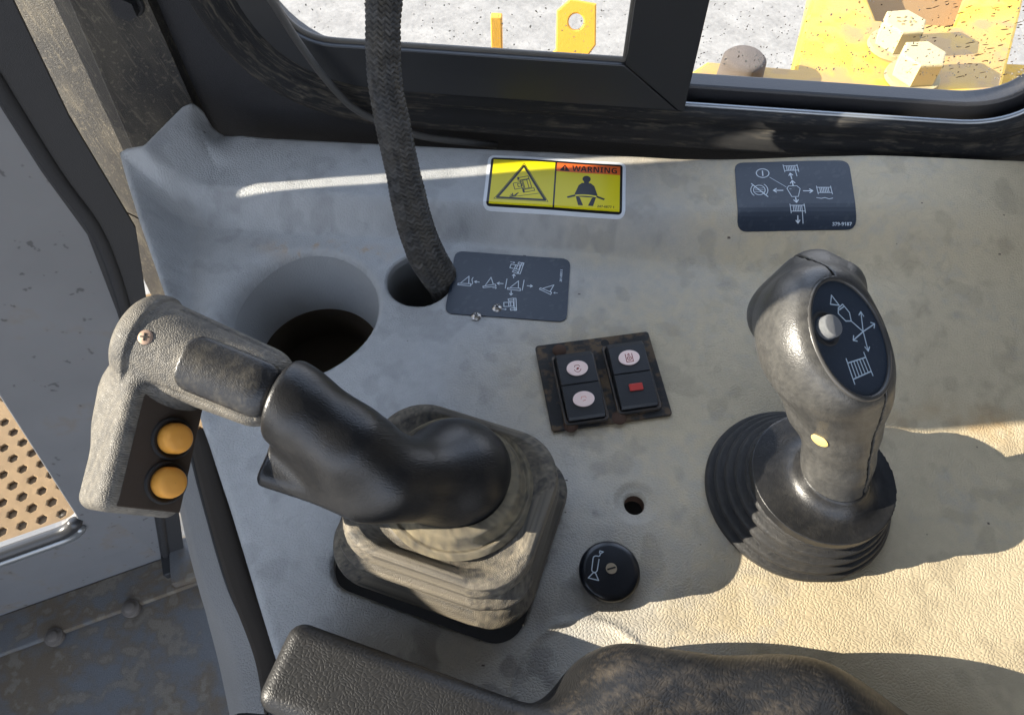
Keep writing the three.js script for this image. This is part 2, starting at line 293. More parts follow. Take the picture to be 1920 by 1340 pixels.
{
  const d = consoleMap.image.data;
  for (const [x, z, r] of specks) { const ci = (x + 0.32) / CX * CW, cj = (z + 0.21) / CH * CH / CZ * 1, cy = (z + 0.21) / CZ * CH, rr = r / CX * CW; for (let j = Math.floor(cy - rr - 1); j <= cy + rr + 1; j++) for (let i = Math.floor(ci - rr * 1.6 - 1); i <= ci + rr * 1.6 + 1; i++) { if (i < 0 || j < 0 || i >= CW || j >= CH) continue; if (((i - ci) / 1.5) ** 2 + (j - cy) ** 2 < rr * rr) { const o = (j * CW + i) * 4; d[o] *= 0.45; d[o + 1] *= 0.42; d[o + 2] *= 0.42; } } }
  consoleMap.repeat.set(1 / CX, 1 / CZ); consoleMap.offset.set(0.32 / CX, 0.21 / CZ); consoleMap.wrapS = consoleMap.wrapT = THREE.ClampToEdgeWrapping;
}
M.cover = std({ map: consoleMap, roughness: 0.52, bumpMap: leatherBump, bumpScale: 0.00017 });
M.coverPlain = std({ color: rgb(0.37, 0.375, 0.372), roughness: 0.55, bumpMap: leatherBump, bumpScale: 0.00017 });
{
  const con = thing('control_console', 'worn grey moulded console cover with leather grain carrying both levers', 'console');
  const { top, wall } = consoleGeo();
  mesh('cover', top, M.cover, con);
  mesh('cover_edge', wall((x, z) => polyD(x, z, outline) < 0.002, 0.03), M.coverPlain, con);
  mesh('hole_edge', wall((x, z) => circD(x, z, HOLE) < 0.003, 0.005), M.coverPlain, con);
  mesh('bolt_hole_edge', wall((x, z) => circD(x, z, PLUG) < 0.002, 0.008), M.rust, con);
  mesh('lever_opening_edge', wall((x, z) => bootD(x, z) < 0.003 && bootD(x, z) > -0.003, 0.005), M.coverPlain, con);
  // cup holder: tapered wall and dirty rubber bottom
  const rim = []; for (let i = 0; i < 96; i++) { const t = i / 96 * Math.PI * 2, x = CUP[0] + CUP[2] * Math.cos(t), z = CUP[1] + CUP[2] * Math.sin(t); rim.push([t, topH(x, z)]); }
  const cupRings = []; for (let k = 0; k <= 10; k++) { const s = k / 10; cupRings.push(rim.map(([t, y]) => { const r = CUP[2] + 0.0006 - 0.0075 * s ** 1.4; return V(CUP[0] + r * Math.cos(t), mix(y + 0.0012, -0.060, s), CUP[1] + r * Math.sin(t)); })); }
  const cw = mesh('cup_holder_wall', loft(cupRings), M.coverPlain, con);
  const cb = mesh('cup_holder_bottom', new THREE.LatheGeometry([[0.0445, -0.0585], [0.0415, -0.0580], [0.040, -0.062], [0.039, -0.086], [0.0, -0.088]].map(p => new THREE.Vector2(p[0], p[1])), 48), std({ color: rgb(0.13, 0.09, 0.05), roughness: 0.8, bumpMap: leatherBump, bumpScale: 0.002 }), con); cb.position.set(CUP[0], 0, CUP[1]);
  const sl = mesh('hole_sleeve', new THREE.CylinderGeometry(0.0235, 0.0235, 0.09, 40, 1, true), M.coverPlain, con); sl.position.set(HOLE[0], -0.049, HOLE[1]);
  // dark space under the cover
  const under = new THREE.BoxGeometry(0.50, 0.004, 0.36); const ub = mesh('under_tray', under, M.rubber, con); ub.position.set(0.10, -0.095, 0.06);
  // left side: black foam strip in the joint and the sloped skirt outside it
  const foam = [[-0.1870, -0.0060, 0.0654], [-0.1611, -0.0060, 0.1115], [-0.1363, -0.0060, 0.1524], [-0.1122, -0.0060, 0.1876], [-0.1001, -0.0060, 0.2130]], skT = [[-0.1919, -0.0120, 0.0736], [-0.1690, -0.0120, 0.1130], [-0.1426, -0.0120, 0.1556], [-0.1141, -0.0120, 0.1913], [-0.1034, -0.0120, 0.2149]], skB = [[-0.2359, -0.1000, 0.0598], [-0.2185, -0.1000, 0.0985], [-0.1954, -0.1000, 0.1406], [-0.1719, -0.1000, 0.1803], [-0.1553, -0.1000, 0.2111]];
  const up = (p, d) => V(p[0], p[1] + d, p[2]);
  const strip = (A, B) => { const ca = new THREE.CatmullRomCurve3(A.map(v3)), cbv = new THREE.CatmullRomCurve3(B.map(v3)), pos = [], uv = [], idx = [], n = 60, m = 8; for (let i = 0; i <= n; i++) { const a = ca.getPoint(i / n), b = cbv.getPoint(i / n); for (let k = 0; k <= m; k++) { const t = k / m, p = a.clone().lerp(b, t); p.x += -0.010 * Math.sin(Math.PI * Math.sqrt(t)); p.y += 0.006 * Math.sin(Math.PI * Math.sqrt(t)); pos.push(p.x, p.y, p.z); uv.push(p.x + p.y, p.z); } } for (let i = 0; i < n; i++) for (let k = 0; k < m; k++) { const a = i * (m + 1) + k; idx.push(a, a + 1, a + m + 1, a + 1, a + m + 2, a + m + 1); } const g = new THREE.BufferGeometry(); g.setAttribute('position', new THREE.Float32BufferAttribute(pos, 3)); g.setAttribute('uv', new THREE.Float32BufferAttribute(uv, 2)); g.setIndex(idx); g.computeVertexNormals(); return g; };
  mesh('side_skirt', strip(skT, skB), std({ color: rgb(0.20, 0.20, 0.195), roughness: 0.6, bumpMap: leatherBump, bumpScale: 0.00017, side: THREE.DoubleSide }), con);
  mesh('foam_strip', tube(foam.map(p => up(p, -0.004)), 0.0072, 120, 10), std({ color: rgb(0.060, 0.048, 0.036), roughness: 0.95, bumpMap: speckBump, bumpScale: 0.0012 }), con);
  mesh('edge_trim', tube(skT.map(p => up(p, 0.0)), 0.0016, 100, 8), M.rubber, con);
}
console.log('console');

// ---------------------------------------------------------------- side window, post, wall of the cab
const ZW = -0.195;
function ringPath(pts, r, n = 8) {                     // rounded polyline (closed) in xy
  const out = []; const L = pts.length;
  for (let i = 0; i < L; i++) { const a = pts[(i + L - 1) % L], b = pts[i], c = pts[(i + 1) % L], R = b[2] ?? r; const u = [a[0] - b[0], a[1] - b[1]], w = [c[0] - b[0], c[1] - b[1]], lu = Math.hypot(...u), lw = Math.hypot(...w); for (let k = 0; k <= n; k++) { const t = k / n, p = [b[0] + u[0] / lu * R * (1 - t) ** 2 + w[0] / lw * R * t * t, b[1] + u[1] / lu * R * (1 - t) ** 2 + w[1] / lw * R * t * t]; out.push(p); } }
  return out;
}
function frameGeo(outer, inner, depth, bevel = 0.0008) {
  const s = new THREE.Shape(outer.map(p => new THREE.Vector2(p[0], p[1]))); s.holes.push(new THREE.Path(inner.map(p => new THREE.Vector2(p[0], p[1]))));
  return new THREE.ExtrudeGeometry(s, { depth, bevelEnabled: bevel > 0, bevelThickness: bevel, bevelSize: bevel, bevelOffset: -bevel, bevelSegments: 2 });
}
const grow = (pts, d) => { const cx = pts.reduce((s, p) => s + p[0], 0) / pts.length, cy = pts.reduce((s, p) => s + p[1], 0) / pts.length; return pts.map((p, i) => { const a = pts[(i + pts.length - 1) % pts.length], b = pts[(i + 1) % pts.length], tx = b[0] - a[0], ty = b[1] - a[1], l = Math.hypot(tx, ty) || 1; let nx = ty / l, ny = -tx / l; if (nx * (p[0] - cx) + ny * (p[1] - cy) < 0) { nx = -nx; ny = -ny; } return [p[0] + nx * d, p[1] + ny * d]; }); };
{
  // opening of the window in the wall (outer line of the rubber)
  const L = -0.215, R = 0.372, T = 0.62, Bl = 0.032;
  const open = ringPath([[L, T, 0.1], [L, Bl + 0.012, 0.115], [R, Bl, 0.075], [R, T, 0.1]], 0.1, 14);
  const wall = thing('cab_side_wall', 'black painted cab wall around the side window, above the console', 'wall');
  const wo = [[-0.262, 0.9], [-0.262, -0.8], [0.9, -0.8], [0.9, 0.9]];
  const wg = mesh('wall_panel', frameGeo(wo, grow(open, -0.004), 0.03, 0), std({ color: rgb(0.018, 0.018, 0.02), roughness: 0.6, bumpMap: speckBump, bumpScale: 0.0004 }), wall); wg.position.z = ZW - 0.034;
  const win = thing('side_window', 'black framed sliding side window in thick dusty rubber seal', 'window');
  const tubeXY = (pts, z, r, rad = 14) => new THREE.TubeGeometry(new THREE.CatmullRomCurve3(pts.map(p => V(p[0], p[1], z)), true), 420, r, rad, true);
  const sealMap = dataTex(2048, 256, (i, j) => { const u = i / 2048, v = j / 256, a = fbm(u * 150, v * 40, 4, 151), b = fbm(u * 420, v * 60, 3, 161), c = fbm(u * 46, v * 9, 3, 171); const t = clamp(sstep(0.5, 0.72, a) * 0.5 * sstep(0.42, 0.62, c) + sstep(0.6, 0.78, b) * 0.5 * sstep(0.4, 0.6, c), 0, 1); return [toS(mix(0.014, 0.13, t)), toS(mix(0.014, 0.112, t)), toS(mix(0.015, 0.082, t))]; }, true);
  const dustR = std({ map: sealMap, roughness: 0.6, bumpMap: speckBump, bumpScale: 0.0005 });
  mesh('rubber_seal', tubeXY(grow(open, 0.004), ZW + 0.006, 0.0130, 18), dustR, win);
  mesh('seal_lip', tubeXY(grow(open, -0.010), ZW + 0.007, 0.0075), dustR, win);
  mesh('seal_bead', tubeXY(grow(open, -0.0175), ZW + 0.006, 0.0020), std({ color: rgb(0.30, 0.32, 0.34), roughness: 0.25, metalness: 0.5 }), win);
  mesh('seal_channel', frameGeo(grow(open, -0.008), grow(open, -0.0255), 0.012, 0.002), M.black, win).position.z = ZW - 0.018;
  // sliding sash: bottom rail, stile, left rail
  const z0 = ZW + 0.0015, dz = 0.009;
  const iBL = [-0.1130, 0.0897], iBR = [0.0624, 0.0871], iTR = [0.0607, 0.1330], oBR = [0.1084, 0.0488], oTR = [0.1063, 0.1352], oB = [-0.1159, 0.0484];
  const gap = 0.0004, up = 0.5;
  const inner = ringPath([[-0.172, up, 0.01], [-0.172, iBL[1] + 0.002, 0.036], [iBR[0], iBR[1], 0.003], [iTR[0], up, 0.003]], 0.01, 10);
  const outer = [[oTR[0] + 0.001, up + 0.05], [oBR[0], oBR[1]], [oB[0], oB[1] + 0.000], [-0.150, oB[1] + 0.002], [-0.185, oB[1] + 0.018], [-0.205, oB[1] + 0.045], [-0.208, up + 0.05]];
  const cutY = x => iBR[1] + (x - iBR[0]) * (oBR[1] - iBR[1]) / (oBR[0] - iBR[0]);
  mesh('sash_stile', prism([[iBR[0] + 0.0002, iBR[1] + gap], [oBR[0], oBR[1] + 2 * gap], [oTR[0], up + 0.05], [iTR[0], up + 0.05]], dz, 0.0008), M.alu, win).position.z = z0;
  const railPts = [[oBR[0] - gap, oBR[1]], [oB[0], oB[1]], [-0.150, oB[1] + 0.002], [-0.186, oB[1] + 0.018], [-0.206, oB[1] + 0.046], [-0.209, up], [-0.172, up]];
  const inn = inner.filter(p => p[0] < iBR[0] - 0.002 && p[1] < up - 0.02); inn.sort((a, b) => 0); 
  mesh('sash_rail', prism([...railPts, ...inn, [iBR[0] - gap, iBR[1] - 0.0002]], dz, 0.0008), M.alu, win).position.z = z0;
  mesh('sash_gasket', new THREE.TubeGeometry(new THREE.CatmullRomCurve3(inner.map(p => V(p[0], p[1], z0 + 0.004)), true), 300, 0.0022, 8, true), std({ color: rgb(0.10, 0.09, 0.075), roughness: 0.8 }), win);
  const hazy = M.glass.clone(); hazy.roughness = 0.12; const hazy2 = M.glass.clone(); hazy2.roughness = 0.075;
  const pane1 = mesh('sash_pane', new THREE.PlaneGeometry(0.26, 0.44), hazy, win); pane1.position.set(-0.06, 0.30, z0 + 0.003);
  const pane2 = mesh('fixed_pane', new THREE.PlaneGeometry(0.30, 0.54), hazy2, win); pane2.position.set(0.215, 0.34, ZW - 0.012);
  // dried mud drops on the fixed pane
  const dg = new THREE.SphereGeometry(1, 6, 4), N = 420, im = new THREE.InstancedMesh(dg, std({ color: rgb(0.10, 0.06, 0.03), roughness: 0.9 }), N), m4 = new THREE.Matrix4(), q = new THREE.Quaternion();
  for (let i = 0; i < N; i++) { const right = rnd() < 0.45, x = right ? mix(0.25, 0.335, rnd()) : mix(0.115, 0.335, rnd()), y = mix(0.075, 0.16, rnd()), l = right ? 0.0004 + 0.0030 * rnd() ** 3 : 0.00025 + 0.0008 * rnd() ** 2, w = 0.0002 + 0.00030 * rnd(); q.setFromAxisAngle(V(0, 0, 1), 0.25 + 0.5 * (rnd() - 0.5) + (right ? 0 : rnd() * 2)); m4.compose(V(x, y, ZW - 0.0112), q, V(l, w, 0.00025)); im.setMatrixAt(i, m4); }
  const N3 = 1700, fl = new THREE.InstancedMesh(new THREE.SphereGeometry(1, 5, 3), std({ color: rgb(0.46, 0.41, 0.33), roughness: 0.95 }), N3);
  for (let i = 0; i < N3; i++) { const s = i < 800, x = s ? mix(-0.16, 0.062, rnd()) : mix(0.112, 0.335, rnd()), y = mix(0.075, 0.17, Math.pow(rnd(), 1.6)), r = 0.00018 + 0.0005 * rnd() ** 4; q.setFromAxisAngle(V(0, 0, 1), rnd() * 3); m4.compose(V(x, y, s ? z0 + 0.0036 : ZW - 0.0113), q, V(r * (1 + rnd()), r, 0.00015)); fl.setMatrixAt(i, m4); }
  fl.name = 'dust_flecks'; fl.userData.kind = 'stuff'; win.add(fl);
  im.name = 'mud_drops'; im.userData.kind = 'stuff'; win.add(im);
}
{
  // corner post left of the window: black painted, scratched and dusty
  const postMap = dataTex(900, 1400, (i, j) => { const x = i / 900 * 0.28, y = j / 1400 * 0.5; const a = fbm(x * 45, y * 22, 5, 201), s1 = fbm(x * 700 + y * 260, y * 60, 2, 211), s2 = fbm(x * 420 - y * 300, y * 420 + x * 160, 2, 221), c = hsh(i, j, 9); let t = sstep(0.42, 0.75, a) * 0.35 + sstep(0.66, 0.80, s1) * 0.45 + sstep(0.68, 0.8, s2) * 0.55 + 0.16 * c; t = clamp(t, 0, 1) * 0.55; return [toS(mix(0.013, 0.20, t)), toS(mix(0.013, 0.172, t)), toS(mix(0.014, 0.122, t))]; }, true);
  postMap.repeat.set(1 / 0.28, 1 / 0.5);
  const mat = std({ map: postMap, roughness: 0.5, bumpMap: speckBump, bumpScale: 0.0005 });
  const post = thing('cab_post', 'black steel cab corner post with scratched dusty paint, left of the window', 'post');
  const face = [-0.3136, 0.1118, -0.1900], faceLow = [-0.3261, -0.0075, -0.1900], lf = [-0.3851, 0.0880, -0.2240], ll = [-0.4157, -0.1565, -0.2240];
  const sx0 = face[0], sx1 = faceLow[0], lx0 = lf[0], lx1 = ll[0];
  const tx = y => mix(sx1, sx0, (y - faceLow[1]) / (face[1] - faceLow[1])), lx = y => mix(lx1, lx0, (y - ll[1]) / (lf[1] - ll[1]));
  const quad = (y0, y1) => { const pos = [], uv = [], idx = []; const ys = []; for (let i = 0; i <= 20; i++) ys.push(mix(y0, y1, i / 20)); ys.forEach(y => { const a = V(lx(y), y, -0.224), b = V(tx(y) - 0.002, y, -0.1915), b2 = V(tx(y), y, -0.190), b3 = V(tx(y) + 0.003, y, -0.1892), c = V(-0.258, y, -0.1885), d = V(-0.258, y, -0.25), e = V(lx(y), y, -0.25); let u = 0, pr = a; for (const p of [a, b, b2, b3, c, d, e, a]) { u += p.distanceTo(pr); pr = p; pos.push(p.x, p.y, p.z); uv.push(u, y); } }); for (let i = 0; i < 20; i++) for (let k = 0; k < 7; k++) { const a = i * 8 + k; idx.push(a, a + 1, a + 8, a + 1, a + 9, a + 8); } const g = new THREE.BufferGeometry(); g.setAttribute('position', new THREE.Float32BufferAttribute(pos, 3)); g.setAttribute('uv', new THREE.Float32BufferAttribute(uv, 2)); g.setIndex(idx); const gg = g.toNonIndexed(); gg.computeVertexNormals(); return gg; };
  mesh('post_upper', quad(-0.118, 0.9), mat, post);
  mesh('post_lower', quad(-0.8, -0.1205), mat, post);
  const b = [-0.2714, 0.1139, -0.1860], bolt = mesh('bolt_head', new THREE.CylinderGeometry(0.0085, 0.0085, 0.006, 6), M.black, post); bolt.rotation.x = Math.PI / 2; bolt.position.set(b[0], b[1], -0.1815);
  const wsh = mesh('washer', new THREE.CylinderGeometry(0.0098, 0.0104, 0.0022, 24), M.rubber, post); wsh.rotation.x = Math.PI / 2; wsh.position.set(b[0], b[1], -0.187);
}
console.log('window');

// ---------------------------------------------------------------- door, floor, front wall of the cab
const DO = V(-0.579, 0, -0.0762), DU = V(0.89831, 0, -0.43937), DN = V(0.43937, 0, 0.89831);
const doorM = basis(DO, DU, V(0, 1, 0), DN);
const u4x = x => (x + 0.579) / 0.89831;
{
  const door = thing('cab_door', 'grey cab door panel with low window, left of the console', 'door');
  const w0 = [0.0318, -0.2774], w1 = [-0.0390, -0.5986], w2 = [-0.1476, -0.6048];
  const e = [[0.2265, 0.0780], [0.2112, -0.0201], [0.2120, -0.0956], [0.1907, -0.2051]];
  const lowE = [[0.1610, -0.3113], [0.1070, -0.4781], [0.0597, -0.6206], [0.0051, -0.7892]];
  const s = new THREE.Shape([[u4x(-0.85), -0.806], [lowE[3][0] - 0.004, -0.806], ...lowE.slice().reverse(), [e[3][0], e[3][1]], [e[2][0], e[2][1]], [e[1][0], e[1][1]], [e[0][0], 0.9], [u4x(-0.85), 0.9]].map(p => new THREE.Vector2(p[0], p[1])));
  const hole = ringPath([[w0[0] + 0.03, -0.12, 0.03], [w1[0], w1[1] - 0.005, 0.035], [u4x(-0.83), w2[1] - 0.004, 0.03], [u4x(-0.83), -0.12, 0.03]], 0.03, 8);
  s.holes.push(new THREE.Path(hole.map(p => new THREE.Vector2(p[0], p[1]))));
  const g0 = u4x(-0.7385), g1 = u4x(-0.653); s.holes.push(new THREE.Path([[g0, 0.212], [g1, 0.212], [g1, 0.86], [g0, 0.86]].map(p => new THREE.Vector2(p[0], p[1]))));
  const up = ringPath([[u4x(-0.640), 0.88, 0.03], [u4x(-0.640), 0.14, 0.03], [e[0][0] - 0.03, 0.14, 0.03], [e[0][0] - 0.03, 0.88, 0.03]], 0.03, 6); s.holes.push(new THREE.Path(up.map(p => new THREE.Vector2(p[0], p[1]))));
  const doorMap = dataTex(512, 768, (i, j) => { const x = i / 512, y = j / 768; const a = fbm(x * 9, y * 12, 4, 301), b = fbm(x * 60, y * 70, 3, 311); const t = 0.9 + 0.2 * a, m = sstep(0.58, 0.8, a * 0.7 + b * 0.35) * 0.6, k = sstep(0.80, 0.84, b) * 0.5; return [toS(mix(0.185 * t, 0.19, m) * (1 - k)), toS(mix(0.187 * t, 0.16, m) * (1 - k)), toS(mix(0.190 * t, 0.13, m) * (1 - k))]; }, true); doorMap.repeat.set(2, 1.4);
  const dm = mesh('door_panel', new THREE.ExtrudeGeometry(s, { depth: 0.014, bevelEnabled: true, bevelThickness: 0.004, bevelSize: 0.004, bevelOffset: -0.004, bevelSegments: 3 }), std({ map: doorMap, roughness: 0.5 }), door);
  dm.matrixAutoUpdate = true; dm.applyMatrix4(doorM.clone().multiply(new THREE.Matrix4().makeTranslation(0, 0, -0.018)));
  const loc = (p, w) => DO.clone().addScaledVector(DU, p[0]).addScaledVector(DN, w).setY(p[1]);
  const bot = hole.filter(p => p[1] < w2[1] + 0.02 && p[0] < w1[0] + 0.02).sort((p, q) => p[0] - q[0]);
  const capped = (pts, r) => { const e1 = pts[pts.length - 1], sp = new THREE.SphereGeometry(r, 14, 10); sp.translate(e1.x, e1.y, e1.z); return mergeGeometries([tube(pts, r, 120, 14), sp]); };
  mesh('window_trim', capped(bot.map(p => loc([p[0], p[1] + 0.004], 0.001)), 0.010), std({ color: rgb(0.045, 0.045, 0.045), roughness: 0.3 }), door);
  mesh('window_bead', capped(bot.map(p => loc([p[0], p[1] - 0.012], 0.003)), 0.0075), std({ color: rgb(0.30, 0.31, 0.31), roughness: 0.3, metalness: 0.6 }), door);
  const pane = mesh('door_pane', new THREE.ShapeGeometry(new THREE.Shape(hole.map(p => new THREE.Vector2(p[0], p[1])))), M.glass, door); pane.applyMatrix4(doorM.clone().multiply(new THREE.Matrix4().makeTranslation(0, 0, -0.012)));
  const dp = mesh('dusty_pane', new THREE.ShapeGeometry(new THREE.Shape(up.map(p => new THREE.Vector2(p[0], p[1])))), new THREE.MeshPhysicalMaterial({ color: rgb(0.85, 0.83, 0.78), transmission: 0.6, thickness: 0, roughness: 1 }), door); dp.applyMatrix4(doorM.clone().multiply(new THREE.Matrix4().makeTranslation(0, 0, -0.010)));
  const ob = [[0.2541, 0.1224], [0.2517, 0.1118], [0.2429, 0.0207], [0.2310, -0.1031], [0.2035, -0.1934], [0.1677, -0.3153], [0.1154, -0.4845], [0.0553, -0.6820], [-0.0035, -0.8696]];
  const inb = [...lowE.map(p => [p[0] - 0.008, p[1]]).reverse(), [e[3][0] - 0.008, e[3][1]], [e[2][0] - 0.008, e[2][1]], [e[1][0] - 0.008, e[1][1]], [e[0][0] - 0.008, 0.3]];
  const sf = prism([[ob[0][0] + 0.002, 0.3], ...ob.map((p, i) => [p[0] + (i < 3 ? 0.002 : 0.012), p[1]]), ...inb], 0.003, 0.0006); const sfm = mesh('door_seal', sf, M.rubber, door); sfm.applyMatrix4(doorM.clone().multiply(new THREE.Matrix4().makeTranslation(0, 0, 0.0005)));
  mesh('seal_bulb', tube([loc([e[0][0], 0.28], 0.003), loc([e[1][0], e[1][1]], 0.003), loc([e[2][0], e[2][1]], 0.003), loc([e[3][0], e[3][1]], 0.003), ...lowE.map(p => loc(p, 0.003))], 0.006, 120, 12), M.rubber, door);
}
{
  // front wall of the cab beyond the left edge of the picture: opening of the windscreen above a sill
  const s = new THREE.Shape([[0.06, -0.8], [1.0, -0.8], [1.0, 1.5], [0.06, 1.5]].map(p => new THREE.Vector2(p[0], p[1])));
  s.holes.push(new THREE.Path([[0.222, 0.352], [0.90, 0.362], [0.90, 0.93], [0.222, 0.93], [0.222, 0.452], [0.210, 0.448], [0.194, 0.442], [0.190, 0.404], [0.222, 0.400]].map(p => new THREE.Vector2(p[0], p[1]))));
  const g = new THREE.ExtrudeGeometry(s, { depth: 0.03, bevelEnabled: false }); g.rotateY(-Math.PI / 2);
  const rf = mesh('cab_roof', new THREE.BoxGeometry(1.95, 0.04, 1.45), std({ color: rgb(0.16, 0.16, 0.16), roughness: 0.7 })); rf.position.set(0.095, 0.98, 0.50); struct(rf, 'grey cab roof lining above the console, out of frame', 'roof');
  const rw = mesh('cab_rear_wall', new THREE.BoxGeometry(0.04, 1.78, 1.45), std({ color: rgb(0.05, 0.05, 0.05), roughness: 0.8 })); rw.position.set(1.05, 0.08, 0.50); struct(rw, 'dark cab rear wall behind the seat, out of frame', 'wall');
  const fw = mesh('cab_front_wall', g, std({ color: rgb(0.14, 0.14, 0.14), roughness: 0.6 })); fw.position.set(-0.85, 0, 0); struct(fw, 'grey cab front wall with windscreen opening, out of frame to the left', 'wall');
}
{
  const mud = dataTex(640, 640, (i, j) => { const x = i / 640, y = j / 640; const a = fbm(x * 7, y * 7, 4, 401), b = fbm(x * 34, y * 34, 4, 411), c = hsh(i, j, 3); const t = sstep(0.36, 0.62, a * 0.55 + b * 0.45), p = sstep(0.58, 0.72, b); let col = [mix(0.150, 0.16, t), mix(0.155, 0.125, t), mix(0.160, 0.085, t)]; col = col.map((v, k) => mix(v, [0.24, 0.22, 0.18][k], p * 0.6) * (0.9 + 0.2 * c)); return col.map(toS); }, true); mud.repeat.set(1.6, 1.6);
  const mudMat = std({ map: mud, roughness: 0.7, bumpMap: speckBump, bumpScale: 0.001 });
  const fl = mesh('cab_floor', new THREE.BoxGeometry(0.98, 0.03, 0.7), mudMat); fl.position.set(-0.36, -0.815, 0.30); struct(fl, 'muddy grey blue painted cab floor plate', 'floor');
  { const p = fl.geometry.attributes.position, u = fl.geometry.attributes.uv; for (let i = 0; i < p.count; i++) u.setXY(i, p.getX(i), p.getZ(i)); }
  const st = thing('floor_strip', 'bolted muddy steel threshold strip at the foot of the door', 'threshold');
  const mudBlue = mudMat.clone(); const sg = new RoundedBoxGeometry(0.34, 0.012, 0.062, 2, 0.003); { const p = sg.attributes.position, u = sg.attributes.uv; for (let i = 0; i < p.count; i++) u.setXY(i, p.getX(i) + 0.7, p.getZ(i) * 1.4 + 0.2); }
  const a = [-0.6436, -0.7900, 0.0005], sm = mesh('strip_plate', sg, mudBlue, st); sm.position.set(a[0] - 0.03, -0.794, a[2] + 0.004); sm.rotation.y = Math.atan2(0.43937, 0.89831);
  for (const p of [[-0.7051, -0.7800, 0.0570], [-0.6025, -0.7800, 0.0056]]) { const b = mesh('bolt', new THREE.LatheGeometry([[0.0001, 0.006], [0.006, 0.0055], [0.0085, 0.003], [0.009, 0], [0.0135, 0], [0.0138, -0.002], [0.0138, -0.009]].map(q => new THREE.Vector2(q[0], q[1])), 24), M.rust.clone(), st); b.material.color = rgb(0.16, 0.14, 0.12); b.position.set(p[0], -0.786, p[2]); }
  const pp = thing('corner_bracket', 'mud caked grey steel corner bracket between the door and the console', 'bracket');
  const bar = (name, p, q, w, h, m) => { const A = v3(p), B = v3(q), l = A.distanceTo(B), g = new RoundedBoxGeometry(w, h, l, 2, 0.003), o = mesh(name, g, m, pp); { const ps = g.attributes.position, u = g.attributes.uv; for (let i = 0; i < ps.count; i++) u.setXY(i, ps.getX(i) + 0.3, ps.getZ(i) + ps.getY(i)); } o.position.copy(A).add(B).multiplyScalar(0.5); o.lookAt(B); return o; };
  bar('flange', [-0.5201, -0.7850, -0.0397], [-0.5873, -0.7850, -0.2062], 0.05, 0.03, mudMat);
  bar('rubber_edge', [-0.5524, -0.7850, -0.0475], [-0.6192, -0.7850, -0.1840], 0.02, 0.024, M.rubber);
}
{
  // perforated step plate outside the door
  const c = [-0.9699, -0.9500, -0.2530], W = 1.1, H = 0.8; const s = new THREE.Shape([[-W / 2, -H / 2], [W / 2, -H / 2], [W / 2, H / 2], [-W / 2, H / 2]].map(p => new THREE.Vector2(p[0], p[1])));
  const px = 0.036, py = 0.031; for (let j = -9; j <= 9; j++) for (let i = -9; i <= 9; i++) { const x = i * px + (j & 1 ? px / 2 : 0), y = j * py, r = 0.0120 + 0.001 * (hsh(i + 20, j + 20, 6) - 0.5), h = new THREE.Path(); for (let k = 0; k < 6; k++) { const a = k / 6 * Math.PI * 2 + 0.3; k ? h.lineTo(x + r * Math.cos(a), y + r * Math.sin(a)) : h.moveTo(x + r * Math.cos(a), y + r * Math.sin(a)); } h.closePath(); s.holes.push(h); }
  const g = new THREE.ExtrudeGeometry(s, { depth: 0.003, bevelEnabled: true, bevelThickness: 0.002, bevelSize: 0.002, bevelSegments: 2 }); g.rotateX(-Math.PI / 2);
  const t = thing('step_plate', 'dusty tan perforated step plate outside the door window', 'step');
  const m = mesh('tread', g, std({ map: dataTex(256, 256, (i, j) => { const q = fbm(i / 256 * 12, j / 256 * 12, 4, 701), w = fbm(i / 256 * 70, j / 256 * 70, 2, 711), s = 0.8 + 0.4 * q; return [toS(mix(0.20, 0.26, w) * s), toS(mix(0.125, 0.165, w) * s), toS(mix(0.055, 0.075, w) * s)]; }, true), roughness: 0.85, bumpMap: speckBump, bumpScale: 0.001 }), t); m.position.set(c[0], -0.953, c[2]); m.rotation.y = 0.42;
  const u = mesh('under_plate', new THREE.BoxGeometry(W, 0.004, H), std({ color: rgb(0.17, 0.11, 0.055), roughness: 0.9 }), t); u.position.set(c[0], -0.960, c[2]); u.rotation.y = 0.42;
}
{
  // ground outside, bright pale gravel
  const gm = dataTex(1024, 1024, (i, j) => { const x = i / 1024 * 16, y = j / 1024 * 16; const a = fbm(x * 2, y * 2, 3, 501), b = fbm(x * 9, y * 9, 3, 511), c = hsh(i >> 1, j >> 1, 5); const t = 0.62 + 0.35 * a + 0.28 * (b - 0.5) + 0.12 * (c - 0.5); return [toS(0.33 * t), toS(0.305 * t), toS(0.265 * t)]; }, true); gm.repeat.set(40, 40);
  const gr = new THREE.PlaneGeometry(80, 80); gr.rotateX(-Math.PI / 2); const g = mesh('ground', gr, std({ map: gm, roughness: 0.95, bumpMap: gm, bumpScale: 0.01 })); g.position.y = -1.5; struct(g, 'pale sunlit gravel ground outside the window', 'ground');
}
